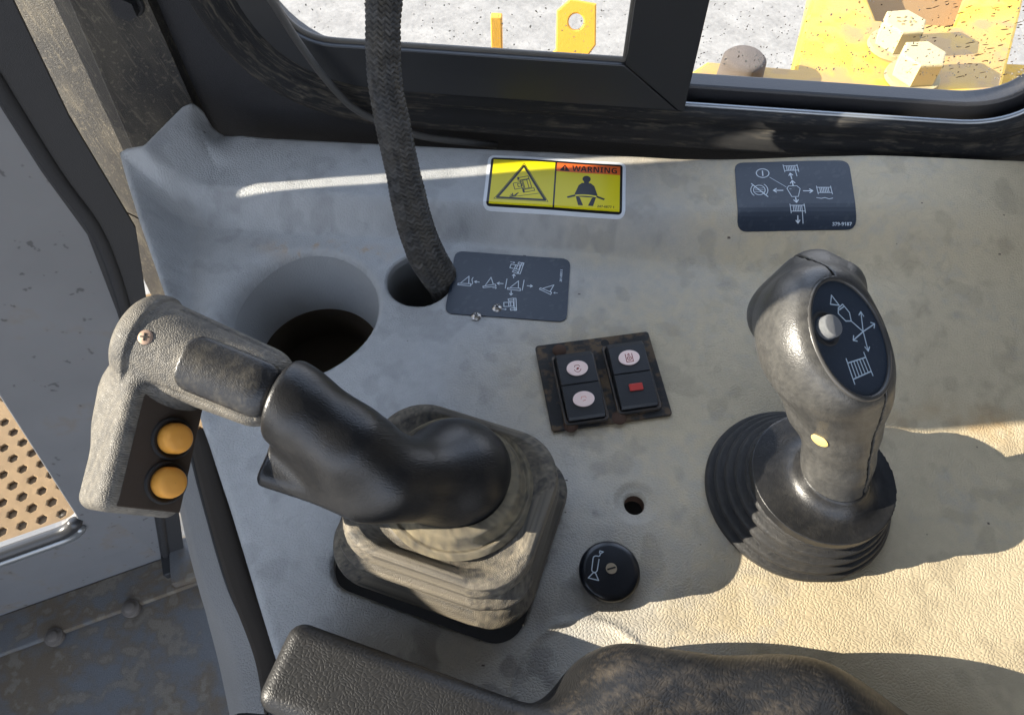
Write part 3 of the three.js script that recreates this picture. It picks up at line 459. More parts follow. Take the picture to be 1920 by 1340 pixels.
{
  // yellow track frame seen through the fixed pane
  const fr = thing('machine_frame', 'dusty yellow machine frame outside the fixed window pane', 'machine frame');
  const ym = dataTex(512, 512, (i, j) => { const x = i / 512, y = j / 512, a = fbm(x * 6, y * 6, 4, 601), b = fbm(x * 40, y * 40, 3, 611), t = clamp(sstep(0.38, 0.62, a) * 0.75 + 0.5 * sstep(0.45, 0.7, b), 0, 0.92); return [toS(mix(0.78, 0.45, t)), toS(mix(0.46, 0.27, t)), toS(mix(0.03, 0.11, t))]; }, true); ym.repeat.set(1, 1);
  M.yellowDusty = std({ map: ym, roughness: 0.6, bumpMap: speckBump, bumpScale: 0.0006 });
  const P = [[0.3734, -0.7778], [0.3253, -0.6009], [0.2112, -0.6076], [0.1535, -0.5463], [0.1479, -0.3918], [0.5032, -0.4198], [0.6385, -0.7340], [0.6976, -0.8728], [0.6269, -0.8672], [0.5578, -0.7127], [0.4444, -0.7187], [0.4385, -0.8524], [0.3914, -0.8487]];
  const s = new THREE.Shape(P.map(p => new THREE.Vector2(p[0], -p[1]))); const g = new THREE.ExtrudeGeometry(s, { depth: 0.05, bevelEnabled: true, bevelThickness: 0.004, bevelSize: 0.004, bevelSegments: 2 }); g.rotateX(-Math.PI / 2);
  const m = mesh('top_plate', g, M.yellowDusty, fr); m.position.y = -0.254;
  const Q = [[0.4551, -0.7433], [0.5714, -0.7372], [0.6584, -0.9267], [0.4461, -0.9100]]; const s2 = new THREE.Shape(Q.map(p => new THREE.Vector2(p[0], -p[1]))), g2 = new THREE.ExtrudeGeometry(s2, { depth: 0.03, bevelEnabled: false }); g2.rotateX(-Math.PI / 2); mesh('rusty_recess', g2, std({ color: rgb(0.36, 0.21, 0.08), roughness: 0.85, bumpMap: speckBump, bumpScale: 0.002 }), fr).position.y = -0.262;
  const supp = mesh('support', new THREE.BoxGeometry(0.3, 1.24, 0.2), M.yellowDusty, fr); supp.position.set(0.62, -0.876, -0.62);
  const boltM = std({ color: rgb(0.62, 0.50, 0.26), roughness: 0.65, bumpMap: speckBump, bumpScale: 0.001 });
  const bp = [['pale yellow hex bolt farther from the window, with stamped head', [0.4581, -0.1950, -0.6612]], ['pale dusty hex bolt nearest the bottom edge of the window', [0.4673, -0.1950, -0.5942]]];
  bp.forEach(([lab, p], i) => {
    const b = thing('hex_bolt', lab, 'bolt', 'hex bolts on the machine frame');
    const s6 = new THREE.Shape(); for (let k = 0; k < 6; k++) { const a = k / 6 * Math.PI * 2 + 0.2 + i; k ? s6.lineTo(0.0285 * Math.cos(a), 0.0285 * Math.sin(a)) : s6.moveTo(0.0285 * Math.cos(a), 0.0285 * Math.sin(a)); }
    const hg = new THREE.ExtrudeGeometry(s6, { depth: 0.026, bevelEnabled: true, bevelThickness: 0.003, bevelSize: 0.003, bevelOffset: -0.003, bevelSegments: 3 }); hg.rotateX(-Math.PI / 2);
    mesh('head', hg, boltM, b).position.y = 0.008;
    mesh('washer', new THREE.CylinderGeometry(0.033, 0.034, 0.006, 32), boltM, b).position.y = 0.003;
    const marks = [[-0.008, -0.006], [0.001, -0.008], [0.009, -0.006], [-0.009, 0.002], [-0.002, 0.001], [0.005, 0.002], [0.011, 0.001], [-0.005, 0.008], [0.005, 0.009]].map(([x, z], k) => { const bb = new THREE.BoxGeometry(0.0045, 0.001, 0.0016); bb.rotateY(k * 0.9); bb.translate(x, 0.0374, z); return bb; });
    if (!i) mesh('stamped_marks', mergeGeometries(marks), std({ color: rgb(0.30, 0.22, 0.09), roughness: 0.8 }), b);
    b.position.set(p[0], -0.199, p[2]);
  });
  const q = [0.2463, -0.2000, -0.5750], stub = tag(mesh('rubber_stub', new THREE.LatheGeometry([[0.0001, 0.034], [0.022, 0.033], [0.027, 0.028], [0.029, 0.0]].map(p => new THREE.Vector2(p[0], p[1])), 32), std({ color: rgb(0.24, 0.20, 0.17), roughness: 0.9, bumpMap: speckBump, bumpScale: 0.002 })), 'short grey round stub beside the black window stile', 'stub'); stub.position.set(q[0], -0.198, q[2]);
  const y1 = [-0.0770, -0.2500, -0.7014], yp = tag(mesh('yellow_post', new RoundedBoxGeometry(0.016, 0.06, 0.012, 2, 0.002), M.yellow), 'small upright yellow tab seen through the sliding pane', 'tab'); yp.position.set(y1[0], -0.235, y1[2]);
  const yb = thing('yellow_bracket', 'yellow lifting bracket with a hole, seen through the sliding pane', 'bracket'), y2 = [0.0329, -0.2400, -0.7040];
  const bs = new THREE.Shape([[-0.05, -0.055], [-0.022, -0.03], [-0.024, 0.02], [-0.008, 0.034], [0.026, 0.03], [0.03, -0.02], [0.01, -0.05], [-0.03, -0.07]].map(p => new THREE.Vector2(p[0], p[1]))); const hp = new THREE.Path(); hp.absarc(0.002, 0.008, 0.0125, 0, Math.PI * 2); bs.holes.push(hp);
  const bm = mesh('lug', new THREE.ExtrudeGeometry(bs, { depth: 0.014, bevelEnabled: true, bevelThickness: 0.002, bevelSize: 0.002, bevelSegments: 2 }), M.yellow, yb); bm.position.set(y2[0], y2[1] + 0.02, y2[2]); bm.rotation.x = -0.5;
}
console.log('outside');
// ---------------------------------------------------------------- printed plates on the console
const surf = (x, z) => topH(x, z);
function layPlate(o, cx, cz, turn, lift) {             // rest on the console surface at cx, cz
  const e = 0.012, gx = (surf(cx + e, cz) - surf(cx - e, cz)) / (2 * e), gz = (surf(cx, cz + e) - surf(cx, cz - e)) / (2 * e);
  const n = V(-gx, 1, -gz).normalize(); const q = new THREE.Quaternion().setFromUnitVectors(V(0, 1, 0), n).multiply(new THREE.Quaternion().setFromAxisAngle(V(0, 1, 0), turn));
  o.quaternion.copy(q); o.position.set(cx, surf(cx, cz), cz).addScaledVector(n, lift);
}
// thin film that follows the console surface
function film(cx, cz, w, h, r, turn, lift) {
  const sh = new THREE.ShapeGeometry(rrShape(w, h, r), 6), nx = 36, nz = 18; void sh;
  const pos = [], uv = [], idx = [], c = Math.cos(turn), s = Math.sin(turn); const inR = (a, b) => { const u = Math.abs(a) - w / 2 + r, v = Math.abs(b) - h / 2 + r; return Math.hypot(Math.max(u, 0), Math.max(v, 0)) + Math.min(Math.max(u, v), 0) - r; };
  for (let j = 0; j <= nz; j++) for (let i = 0; i <= nx; i++) { let a = (i / nx - 0.5) * w, b = (j / nz - 0.5) * h; const d = inR(a, b); if (d > 0) { const l = Math.hypot(Math.abs(a) - w / 2 + r, Math.abs(b) - h / 2 + r); a = Math.sign(a) * (w / 2 - r + (Math.abs(a) - w / 2 + r) * r / l); b = Math.sign(b) * (h / 2 - r + (Math.abs(b) - h / 2 + r) * r / l); } const x = cx + a * c + b * s, z = cz - a * s + b * c; pos.push(x, surf(x, z) + lift, z); uv.push(a / w + 0.5, 0.5 - b / h); }
  const top = pos.length / 3; for (let j = 0; j < nz; j++) for (let i = 0; i < nx; i++) { const q = j * (nx + 1) + i; idx.push(q, q + nx + 1, q + 1, q + 1, q + nx + 1, q + nx + 2); }
  const rim = []; for (let i = 0; i < nx; i++) rim.push(i); for (let j = 0; j < nz; j++) rim.push(j * (nx + 1) + nx); for (let i = nx; i > 0; i--) rim.push(nz * (nx + 1) + i); for (let j = nz; j > 0; j--) rim.push(j * (nx + 1));
  rim.forEach(q => { pos.push(pos[q * 3], pos[q * 3 + 1] - lift - 0.0006, pos[q * 3 + 2]); uv.push(uv[q * 2], uv[q * 2 + 1]); });
  rim.forEach((q, k) => { const k2 = (k + 1) % rim.length; idx.push(q, rim[k2], top + k, rim[k2], top + k2, top + k); });
  const g = new THREE.BufferGeometry(); g.setAttribute('position', new THREE.Float32BufferAttribute(pos, 3)); g.setAttribute('uv', new THREE.Float32BufferAttribute(uv, 2)); g.setIndex(idx); const gg = g.toNonIndexed(); gg.computeVertexNormals(); return gg;
}
const line = (x, pts, close) => { x.beginPath(); pts.forEach((p, i) => i ? x.lineTo(p[0], p[1]) : x.moveTo(p[0], p[1])); if (close) x.closePath(); };
const arrow = (x, ax, ay, bx, by, hd = 12) => { line(x, [[ax, ay], [bx, by]]); x.stroke(); const a = Math.atan2(by - ay, bx - ax); line(x, [[bx - hd * Math.cos(a - 0.65), by - hd * Math.sin(a - 0.65)], [bx, by], [bx - hd * Math.cos(a + 0.65), by - hd * Math.sin(a + 0.65)]]); x.stroke(); };
{
  const t = canvasTex(1024, 496, (x, W, H) => {
    const rr = (a, b, w, h, r, f) => { x.fillStyle = f; x.beginPath(); x.moveTo(a + r, b); x.lineTo(a + w - r, b); x.quadraticCurveTo(a + w, b, a + w, b + r); x.lineTo(a + w, b + h - r); x.quadraticCurveTo(a + w, b + h, a + w - r, b + h); x.lineTo(a + r, b + h); x.quadraticCurveTo(a, b + h, a, b + h - r); x.lineTo(a, b + r); x.quadraticCurveTo(a, b, a + r, b); x.fill(); };
    x.fillStyle = '#d5d8da'; x.fillRect(0, 0, W, H); rr(24, 24, W - 48, H - 48, 30, '#0c0d10'); x.fillStyle = '#dfcf05'; x.fillRect(42, 42, 460, H - 84); x.fillRect(514, 42, W - 556, H - 84);
    x.fillStyle = '#e0662a'; x.fillRect(514, 42, W - 556, 82);
    x.fillStyle = '#15120f'; line(x, [[536, 116], [574, 54], [612, 116]], true); x.fill(); x.fillStyle = '#e0662a'; x.fillRect(571, 72, 6, 24); x.fillRect(571, 101, 6, 7);
    x.fillStyle = '#1c1512'; x.font = 'bold 74px sans-serif'; x.textBaseline = 'alphabetic'; const tw = x.measureText('WARNING').width; x.save(); x.translate(628, 111); x.scale(336 / tw, 1); x.fillText('WARNING', 0, 0); x.restore();
    // tipping machine triangle
    x.lineJoin = 'round'; x.strokeStyle = '#0d120c'; x.lineWidth = 4; line(x, [[272, 66], [76, 412], [468, 412]], true); x.stroke(); x.lineWidth = 17; line(x, [[272, 92], [98, 398], [446, 398]], true); x.stroke();
    x.lineWidth = 5; x.save(); x.translate(290, 268); x.rotate(-0.30); x.strokeRect(-80, -34, 66, 58); x.strokeRect(-50, -22, 28, 28); x.strokeRect(-26, -44, 70, 78); x.strokeRect(-6, -44, 30, 78); x.strokeRect(-38, -74, 80, 24); x.strokeRect(-26, 42, 84, 24); x.fillStyle = '#0d120c'; x.fillRect(-40, -80, 14, 22); x.fillRect(-26, 30, 12, 34); x.restore();
    x.lineWidth = 4; line(x, [[180, 392], [398, 338]]); x.stroke(); x.lineWidth = 7; line(x, [[192, 362], [216, 376], [240, 350]]); x.stroke(); line(x, [[186, 382], [230, 372], [248, 342]]); x.stroke(); line(x, [[204, 350], [212, 368]]); x.stroke();
    // belted operator
    x.fillStyle = '#11131c'; x.beginPath(); x.arc(738, 178, 30, 0, 7); x.fill(); x.fillRect(720, 196, 36, 26); line(x, [[706, 216], [770, 216], [796, 240], [822, 322], [812, 336], [664, 336], [656, 322], [682, 240]], true); x.fill();
    line(x, [[664, 340], [694, 350], [720, 424], [684, 424]], true); x.fill(); line(x, [[812, 340], [782, 350], [756, 424], [792, 424]], true); x.fill(); x.beginPath(); x.ellipse(738, 346, 74, 18, 0, Math.PI, 0); x.fill();
    x.lineWidth = 16; x.strokeStyle = '#11131c'; line(x, [[662, 334], [604, 358]]); x.stroke(); line(x, [[814, 334], [872, 358]]); x.stroke(); x.strokeStyle = '#e6d733'; x.lineWidth = 13; x.beginPath(); x.moveTo(662, 336); x.quadraticCurveTo(738, 318, 814, 336); x.stroke();
    x.fillStyle = '#2a2607'; x.font = 'bold 25px sans-serif'; x.textAlign = 'right'; x.fillText('247-6877 1', 946, 432);
  });
  const st = mesh('warning_sticker', film(0.0205, -0.1335, 0.1000, 0.0475, 0.0048, 0.0, 0.0004), std({ map: t, roughness: 0.32 })); tag(st, 'yellow warning sticker with rollover triangle and seat belt figure', 'sticker');
}
const plateInk = (x, W, H, sd) => { x.fillStyle = '#232c38'; x.fillRect(0, 0, W, H); for (let i = 0; i < 900; i++) { const a = hsh(i, sd) * W, b = hsh(i, sd + 1) * H, r = 1 + 14 * hsh(i, sd + 2) ** 6, k = hsh(i, sd + 3); x.fillStyle = 'rgba(' + (k > 0.5 ? '150,140,125,' : '20,24,30,') + (0.03 + 0.09 * k) + ')'; x.beginPath(); x.ellipse(a, b, r * 2, r, k * 3, 0, 7); x.fill(); } x.strokeStyle = '#c3cbd1'; x.fillStyle = '#c3cbd1'; x.lineCap = 'round'; x.lineJoin = 'round'; };
const ripper = (x, cx, cy, s = 1) => { x.save(); x.translate(cx, cy); x.scale(s, s); line(x, [[-46, -30], [-40, 32]]); x.stroke(); line(x, [[46, -30], [52, 32]]); x.stroke(); line(x, [[-44, -20], [48, -20]]); x.stroke(); line(x, [[-40, 20], [50, 20]]); x.stroke(); for (let k = -26; k <= 30; k += 11) { line(x, [[k, -20], [k + 3, 20]]); x.stroke(); } x.restore(); };
{
  const t = canvasTex(840, 580, (x, W, H) => {
    plateInk(x, W, H, 700); x.lineWidth = 4.5; x.scale(1.10, 1.13);
    ripper(x, 372, 60); line(x, [[402, 84], [408, 128]]); x.stroke(); x.lineWidth = 7; arrow(x, 372, 150, 366, 104, 20); arrow(x, 376, 204, 374, 164, 24); x.lineWidth = 4.5;
    line(x, [[334, 226], [346, 206], [400, 206], [420, 228], [402, 290], [360, 290]], true); x.stroke(); x.lineWidth = 3; line(x, [[350, 228], [362, 230]]); x.stroke(); line(x, [[330, 214], [228, 132]]); x.stroke();
    x.lineWidth = 6; x.beginPath(); x.ellipse(184, 96, 42, 36, 0, 0, 7); x.stroke(); x.lineWidth = 8; line(x, [[184, 78], [184, 116]]); x.stroke();
    x.lineWidth = 5; x.beginPath(); x.arc(152, 232, 38, 0, 7); x.stroke(); x.beginPath(); x.arc(152, 232, 56, 2.3, 4.0); x.stroke(); x.beginPath(); x.arc(152, 232, 56, -0.9, 0.8); x.stroke(); x.lineWidth = 7; line(x, [[104, 180], [204, 286]]); x.stroke(); x.lineWidth = 3; for (const d of [-14, 0, 14]) { line(x, [[124, 232 + d], [180, 232 + d]]); x.stroke(); }
    x.lineWidth = 7; arrow(x, 306, 240, 244, 238, 24); arrow(x, 440, 246, 500, 246, 24); x.lineWidth = 4.5; ripper(x, 574, 240); line(x, [[520, 300], [550, 306], [574, 300], [600, 310], [624, 304]]); x.stroke();
    x.lineWidth = 7; arrow(x, 384, 298, 386, 336, 24); x.lineWidth = 4.5; ripper(x, 388, 378); line(x, [[420, 402], [424, 474]]); x.stroke(); x.lineWidth = 7; arrow(x, 390, 428, 392, 472, 20);
    x.font = 'bold 30px sans-serif'; x.textAlign = 'right'; x.fillText('379-9187', 735, 490);
  });
  const p = mesh('function_plate', film(0.1870, -0.1330, 0.0780, 0.0560, 0.006, 0.0, 0.0005), std({ map: t, roughness: 0.4 })); tag(p, 'dark function diagram plate of ladder symbols below the window', 'label plate');
}
{
  const t = canvasTex(880, 600, (x, W, H) => {
    plateInk(x, W, H, 800); x.lineWidth = 6;
    const blade = (cx, cy, rot) => { x.save(); x.translate(cx, cy); x.rotate(rot); line(x, [[-46, 26], [46, 20], [50, 42], [-46, 40]], true); x.stroke(); line(x, [[-26, 18], [26, -50]]); x.stroke(); line(x, [[26, -50], [32, 16]]); x.stroke(); x.restore(); };
    blade(108, 290, 0); x.beginPath(); x.moveTo(166, 250); x.quadraticCurveTo(154, 270, 166, 290); x.quadraticCurveTo(172, 310, 158, 322); x.stroke();
    x.lineWidth = 7; arrow(x, 216, 290, 182, 288, 16); arrow(x, 394, 288, 350, 288, 18); arrow(x, 574, 292, 612, 292, 18); arrow(x, 466, 226, 466, 190, 18); arrow(x, 460, 354, 462, 392, 18); x.lineWidth = 6;
    blade(286, 290, -0.25); blade(478, 300, 0.03); blade(724, 300, 0.45); line(x, [[418, 240], [414, 330]]); x.stroke(); line(x, [[546, 240], [540, 338]]); x.stroke();
    const dozer = (cx, cy, r) => { x.save(); x.translate(cx, cy); x.rotate(r); x.lineWidth = 6; x.strokeRect(-50, -20, 50, 38); x.strokeRect(-14, -22, 34, 40); line(x, [[24, -56], [40, -56], [40, 56], [24, 56]], true); x.stroke(); x.restore(); x.save(); x.translate(cx, cy); x.rotate(r * 2.2); x.strokeRect(-10, -54, 40, 18); x.strokeRect(-10, 36, 40, 18); x.restore(); };
    dozer(482, 120, 0.18); dozer(468, 480, -0.12); x.lineWidth = 4; arrow(x, 430, 70, 462, 76, 12); arrow(x, 404, 528, 440, 528, 12); arrow(x, 322, 336, 350, 334, 12); arrow(x, 800, 340, 772, 340, 12);
    x.save(); x.translate(826, 170); x.rotate(-Math.PI / 2); x.font = 'bold 24px sans-serif'; x.textAlign = 'center'; x.fillText('281-0083 X', 0, 0); x.restore();
  });
  const p = mesh('function_plate', film(-0.0065, -0.0580, 0.0815, 0.0545, 0.0055, -0.012, 0.0008), std({ map: t, roughness: 0.42 })); tag(p, 'dark function diagram plate of blade symbols beside the hose hole', 'label plate');
  const screwGeo = new THREE.LatheGeometry([[0.0001, 0.0019], [0.0014, 0.0018], [0.0028, 0.0011], [0.0033, 0.0]].map(q => new THREE.Vector2(q[0], q[1])), 24);
  for (const [lab, c] of [['small steel cross head screw through the blade diagram plate', [-0.0130, 0.0010, -0.0380]], ['small steel cross head screw at the lower edge of the blade diagram plate', [-0.0262, 0.0000, -0.0302]]]) {
    const s = thing('screw', lab, 'screw'); mesh('head', screwGeo, M.steel, s); const cr = mergeGeometries([new THREE.BoxGeometry(0.0030, 0.0008, 0.0007), new THREE.BoxGeometry(0.0007, 0.00082, 0.0030)]); const k = mesh('cross_slot', cr, M.dark, s); k.position.y = 0.0017; s.rotation.y = c[0] * 60; s.position.set(c[0], surf(c[0], c[2]) + 0.0008, c[2]);
  }
}
// ---------------------------------------------------------------- rocker switch panel
{
  const sp = thing('switch_panel', 'grimy black metal plate with two lit rocker switches', 'switch panel');
  const grim = dataTex(256, 256, (i, j) => { const x = i / 256, y = j / 256, a = fbm(x * 7, y * 7, 4, 901), b = fbm(x * 30, y * 30, 3, 911), t = sstep(0.47, 0.68, a * 0.7 + b * 0.35); return [toS(mix(0.024, 0.13, t)), toS(mix(0.024, 0.085, t)), toS(mix(0.025, 0.045, t))]; }, true);
  const pm = std({ map: grim, roughness: 0.55, bumpMap: speckBump, bumpScale: 0.0003 });
  const PW = 0.0745, PH = 0.0605; mesh('plate', plateGeo(PW, PH, 0.002, 0.0015, 0.0005), pm, sp);
  const icon = k => canvasTex(192, 140, (x, W, H) => { x.fillStyle = '#f6dcd2'; x.fillRect(0, 0, W, H); x.strokeStyle = '#8a2417'; x.fillStyle = '#8a2417'; x.lineWidth = 5; if (k === 0) { x.beginPath(); x.arc(96, 78, 30, 0.1, 3.0); x.stroke(); line(x, [[70, 60], [80, 44], [110, 44], [122, 60]]); x.stroke(); x.beginPath(); x.ellipse(98, 76, 14, 9, -0.5, 0, 7); x.fill(); } else if (k === 1) { x.strokeStyle = '#e08a74'; line(x, [[72, 70], [80, 50], [112, 50], [122, 66]]); x.stroke(); x.strokeStyle = '#c0604a'; line(x, [[84, 88], [112, 82]]); x.stroke(); } else { x.lineWidth = 7; line(x, [[66, 34], [66, 112], [126, 112], [126, 34]]); x.stroke(); line(x, [[82, 44], [110, 44]]); x.stroke(); line(x, [[96, 30], [96, 44]]); x.stroke(); x.beginPath(); x.arc(96, 78, 18, 0, 7); x.stroke(); x.beginPath(); x.arc(96, 78, 7, 0, 7); x.fill(); } });
  const lensGeo = (() => { const g = new THREE.CylinderGeometry(1, 1, 1, 40); const p = g.attributes.position, u = g.attributes.uv; for (let i = 0; i < p.count; i++) u.setXY(i, p.getX(i) / 2 + 0.5, 0.5 - p.getZ(i) / 2); return g; })();
  const rocker = (cx, cz, kinds, label) => {
    const r = new THREE.Group(); r.name = 'rocker_switch'; r.userData.label = label; sp.add(r); r.position.set(cx, 0.0015, cz);
    const fr = new THREE.Shape(); const b = rrShape(0.0275, 0.0485, 0.0025); fr.copy(b); fr.holes.push(new THREE.Path(rrShape(0.0240, 0.0450, 0.002).getPoints(6)));
    const fg = new THREE.ExtrudeGeometry(fr, { depth: 0.0022, bevelEnabled: true, bevelThickness: 0.0006, bevelSize: 0.0006, bevelOffset: -0.0006, bevelSegments: 2 }); fg.rotateX(-Math.PI / 2); mesh('bezel', fg, pm, r);
    const prof = [[-0.0222, -0.003], [-0.0222, 0.0068], [-0.0180, 0.0098], [-0.0006, 0.0080], [0.0, 0.0070], [0.0006, 0.0080], [0.0208, 0.0056], [0.0222, 0.0042], [0.0222, -0.003]];
    const pg = prism(prof, 0.0218, 0.0007); pg.translate(0, 0, -0.0109); pg.rotateY(-Math.PI / 2); mesh('rocker', pg, std({ color: rgb(0.022, 0.023, 0.025), roughness: 0.4, bumpMap: speckBump, bumpScale: 0.00012 }), r);
    const slopeA = Math.atan2(0.0018, 0.0174), slopeB = Math.atan2(0.0024, 0.0202);
    const put = (k, z, y, sl) => { const m = std({ map: icon(k), roughness: 0.35 }); const l = mesh('lens', lensGeo, m, r); l.scale.set(0.0066, 0.0014, 0.0049); l.position.set(0, y, z); l.rotation.set(sl, 0.0, 0); };
    put(kinds[0], -0.0098, 0.00925, slopeA);
    if (kinds[1] === 1) put(1, 0.0105, 0.00705, slopeB); else { const rl = mesh('red_lens', new RoundedBoxGeometry(0.0085, 0.002, 0.0046, 2, 0.0006), std({ color: rgb(0.48, 0.045, 0.035), roughness: 0.35 }), r); rl.position.set(0, 0.0071, 0.0098); rl.rotation.x = slopeB; }
  };
  rocker(-0.0155, 0.0045, [0, 1], 'rocker switch with two pale oval symbols'); rocker(0.0178, 0.0020, [2, 9], 'rocker switch with one pale oval and a red lens');
  const riv = new THREE.LatheGeometry([[0.0001, 0.002], [0.0022, 0.0018], [0.0042, 0.0009], [0.0046, 0]].map(q => new THREE.Vector2(q[0], q[1])), 20);
  for (const [x, z] of [[-0.0225, -0.0245], [-0.0255, 0.0280], [0.0045, 0.0275]]) mesh('rusty_rivet', riv, M.rust, sp).position.set(x, 0.0018, z);
  const rh = mesh('empty_hole', new THREE.CylinderGeometry(0.0026, 0.0026, 0.0012, 20), M.dark, sp); rh.position.set(0.0075, 0.0015, -0.0255);
  sp.position.set(0.0575, surf(0.0575, 0.0135) + 0.0016, 0.0140); sp.rotation.set(0.05, 0.235, 0, 'YXZ');
}
// ---------------------------------------------------------------- horn button
{
  const hb = thing('horn_button', 'round black horn push button with trumpet symbol', 'button');
  const t = canvasTex(512, 512, (x, W, H) => { x.fillStyle = '#14171d'; x.fillRect(0, 0, W, H); for (let i = 0; i < 500; i++) { const k = hsh(i, 77); x.fillStyle = 'rgba(120,115,105,' + 0.10 * k + ')'; x.beginPath(); x.arc(hsh(i, 78) * W, hsh(i, 79) * H, 1 + 4 * k * k, 0, 7); x.fill(); } x.strokeStyle = '#aab3ba'; x.lineWidth = 9; x.lineJoin = 'round'; x.save(); x.translate(128, 232); x.rotate(0.10); line(x, [[30, -82], [38, -110], [58, -126], [28, -130], [28, -108]]); x.stroke(); x.beginPath(); x.moveTo(28, -82); x.lineTo(6, -82); x.quadraticCurveTo(-20, -80, -20, -52); x.lineTo(-20, 34); x.quadraticCurveTo(-20, 58, 2, 58); x.quadraticCurveTo(22, 58, 26, 34); x.lineTo(30, -60); x.stroke(); line(x, [[-4, 62], [-40, 112], [46, 118], [14, 62]], true); x.stroke(); x.restore(); });
  const R = 0.0163, cg = new THREE.LatheGeometry([[0.0001, 0.0102], [0.0125, 0.0100], [0.0148, 0.0094], [0.0160, 0.0080], [0.0163, 0.0066], [0.0160, 0.0044], [0.0150, 0.0036], [0.0145, 0.0]].map(q => new THREE.Vector2(q[0], q[1])), 64); { const p = cg.attributes.position, u = cg.attributes.uv; for (let i = 0; i < p.count; i++) u.setXY(i, p.getX(i) / R / 2 + 0.5, 0.5 - p.getZ(i) / R / 2); }
  mesh('cap', cg, std({ map: t, roughness: 0.28 }), hb);
  const s = mesh('screw', new THREE.CylinderGeometry(0.0029, 0.0029, 0.0008, 24), std({ color: rgb(0.32, 0.26, 0.18), metalness: 0.7, roughness: 0.5 }), hb); s.position.set(0.0006, 0.0104, -0.0004);
  const sl = mesh('screw_slot', new THREE.BoxGeometry(0.0046, 0.0003, 0.0008), M.dark, hb); sl.position.set(0.0006, 0.0109, -0.0004); sl.rotation.y = 0.35;
  hb.position.set(0.0625, surf(0.0625, 0.1350), 0.1350);
}
console.log('plates');
// ---------------------------------------------------------------- braided hose and loose cable
{
  const pts = [[-0.0795, 0.1878, -0.1641], [-0.0822, 0.1657, -0.1390], [-0.0839, 0.1435, -0.1230], [-0.0838, 0.1209, -0.1102], [-0.0798, 0.0968, -0.0972], [-0.0752, 0.0690, -0.0859], [-0.0692, 0.0407, -0.0721], [-0.0623, 0.0205, -0.0636], [-0.0558, 0.0020, -0.0624], [-0.0529, -0.0300, -0.0739], [-0.0547, -0.0750, -0.0957]].map(v3);
  const cu = new THREE.CatmullRomCurve3(pts), n = 900, m = 72, fr = cu.computeFrenetFrames(n, false), pos = [], uv = [], col = [], idx = [], L = cu.getLength();
  let N = V(1, 0, 0);
  for (let i = 0; i <= n; i++) {
    const s = i / n, p = cu.getPointAt(s), T = cu.getTangentAt(s); N.sub(T.clone().multiplyScalar(N.dot(T))).normalize(); const Bv = T.clone().cross(N).normalize(), len = s * L;
    const r0 = mix(0.0078, 0.0100, sstep(0.2, 0.9, s)) * (1 + 0.07 * (n2(len * 30, 2, 5) - 0.5) + 0.05 * (n2(len * 90, 7, 5) - 0.5));
    for (let k = 0; k <= m; k++) {
      const a = k / m * Math.PI * 2, w = a / (2 * Math.PI) * 11, cell = w - Math.floor(w), side = Math.abs(cell * 2 - 1);            // twelve knitted columns, V-shaped stitches
      const st = len / 0.0030 + side * 0.8, f = st - Math.floor(st), ridge = Math.pow(Math.sin(Math.PI * f), 0.7), grooves = 1 - 0.5 * (sstep(0.72, 1, 1 - side) + sstep(0.8, 1, side));
      const h = ridge * (0.55 + 0.45 * grooves), fl = 1 + 0.10 * Math.cos(2 * a + 0.6), r = r0 * fl + 0.0019 * h + 0.0002 * n2(k * 0.7, i * 0.35, 3);
      const q = p.clone().addScaledVector(N, Math.cos(a) * r).addScaledVector(Bv, Math.sin(a) * r); pos.push(q.x, q.y, q.z); uv.push(a * 0.011, len);
      const d = clamp(n2(len * 60, a * 2, 41) * 0.7 + n2(len * 300, a * 9, 43) * 0.5 - 0.2, 0, 1) * 0.40, c0 = 0.022 + 0.045 * hsh(Math.floor(st), Math.floor(w) + 50); col.push(mix(c0, 0.26, d * 0.55), mix(c0, 0.215, d * 0.55), mix(c0, 0.145, d * 0.55));
    }
  }
  for (let i = 0; i < n; i++) for (let k = 0; k < m; k++) { const a = i * (m + 1) + k; idx.push(a, a + 1, a + m + 1, a + 1, a + m + 2, a + m + 1); }
  const g = new THREE.BufferGeometry(); g.setAttribute('position', new THREE.Float32BufferAttribute(pos, 3)); g.setAttribute('uv', new THREE.Float32BufferAttribute(uv, 2)); g.setAttribute('color', new THREE.Float32BufferAttribute(col, 3)); g.setIndex(idx); g.computeVertexNormals();
  tag(mesh('braided_hose', g, std({ vertexColors: true, roughness: 0.75 })), 'dusty black braided sleeve hose hanging into the console hole', 'hose'); void fr;
  const cb = tube([[-0.1729, 0.1496, -0.1720], [-0.1645, 0.1260, -0.1720], [-0.1555, 0.1003, -0.1720], [-0.1428, 0.0723, -0.1720], [-0.1285, 0.0517, -0.1710], [-0.1070, 0.0389, -0.1700], [-0.0805, 0.0294, -0.1700], [-0.0486, 0.0244, -0.1720], [-0.0265, 0.0142, -0.1820]], 0.0027, 160, 10);
  tag(mesh('loose_cable', cb, std({ color: rgb(0.075, 0.072, 0.066), roughness: 0.45, bumpMap: speckBump, bumpScale: 0.0003 })), 'thin black cable slung diagonally across the window corner', 'cable');
}
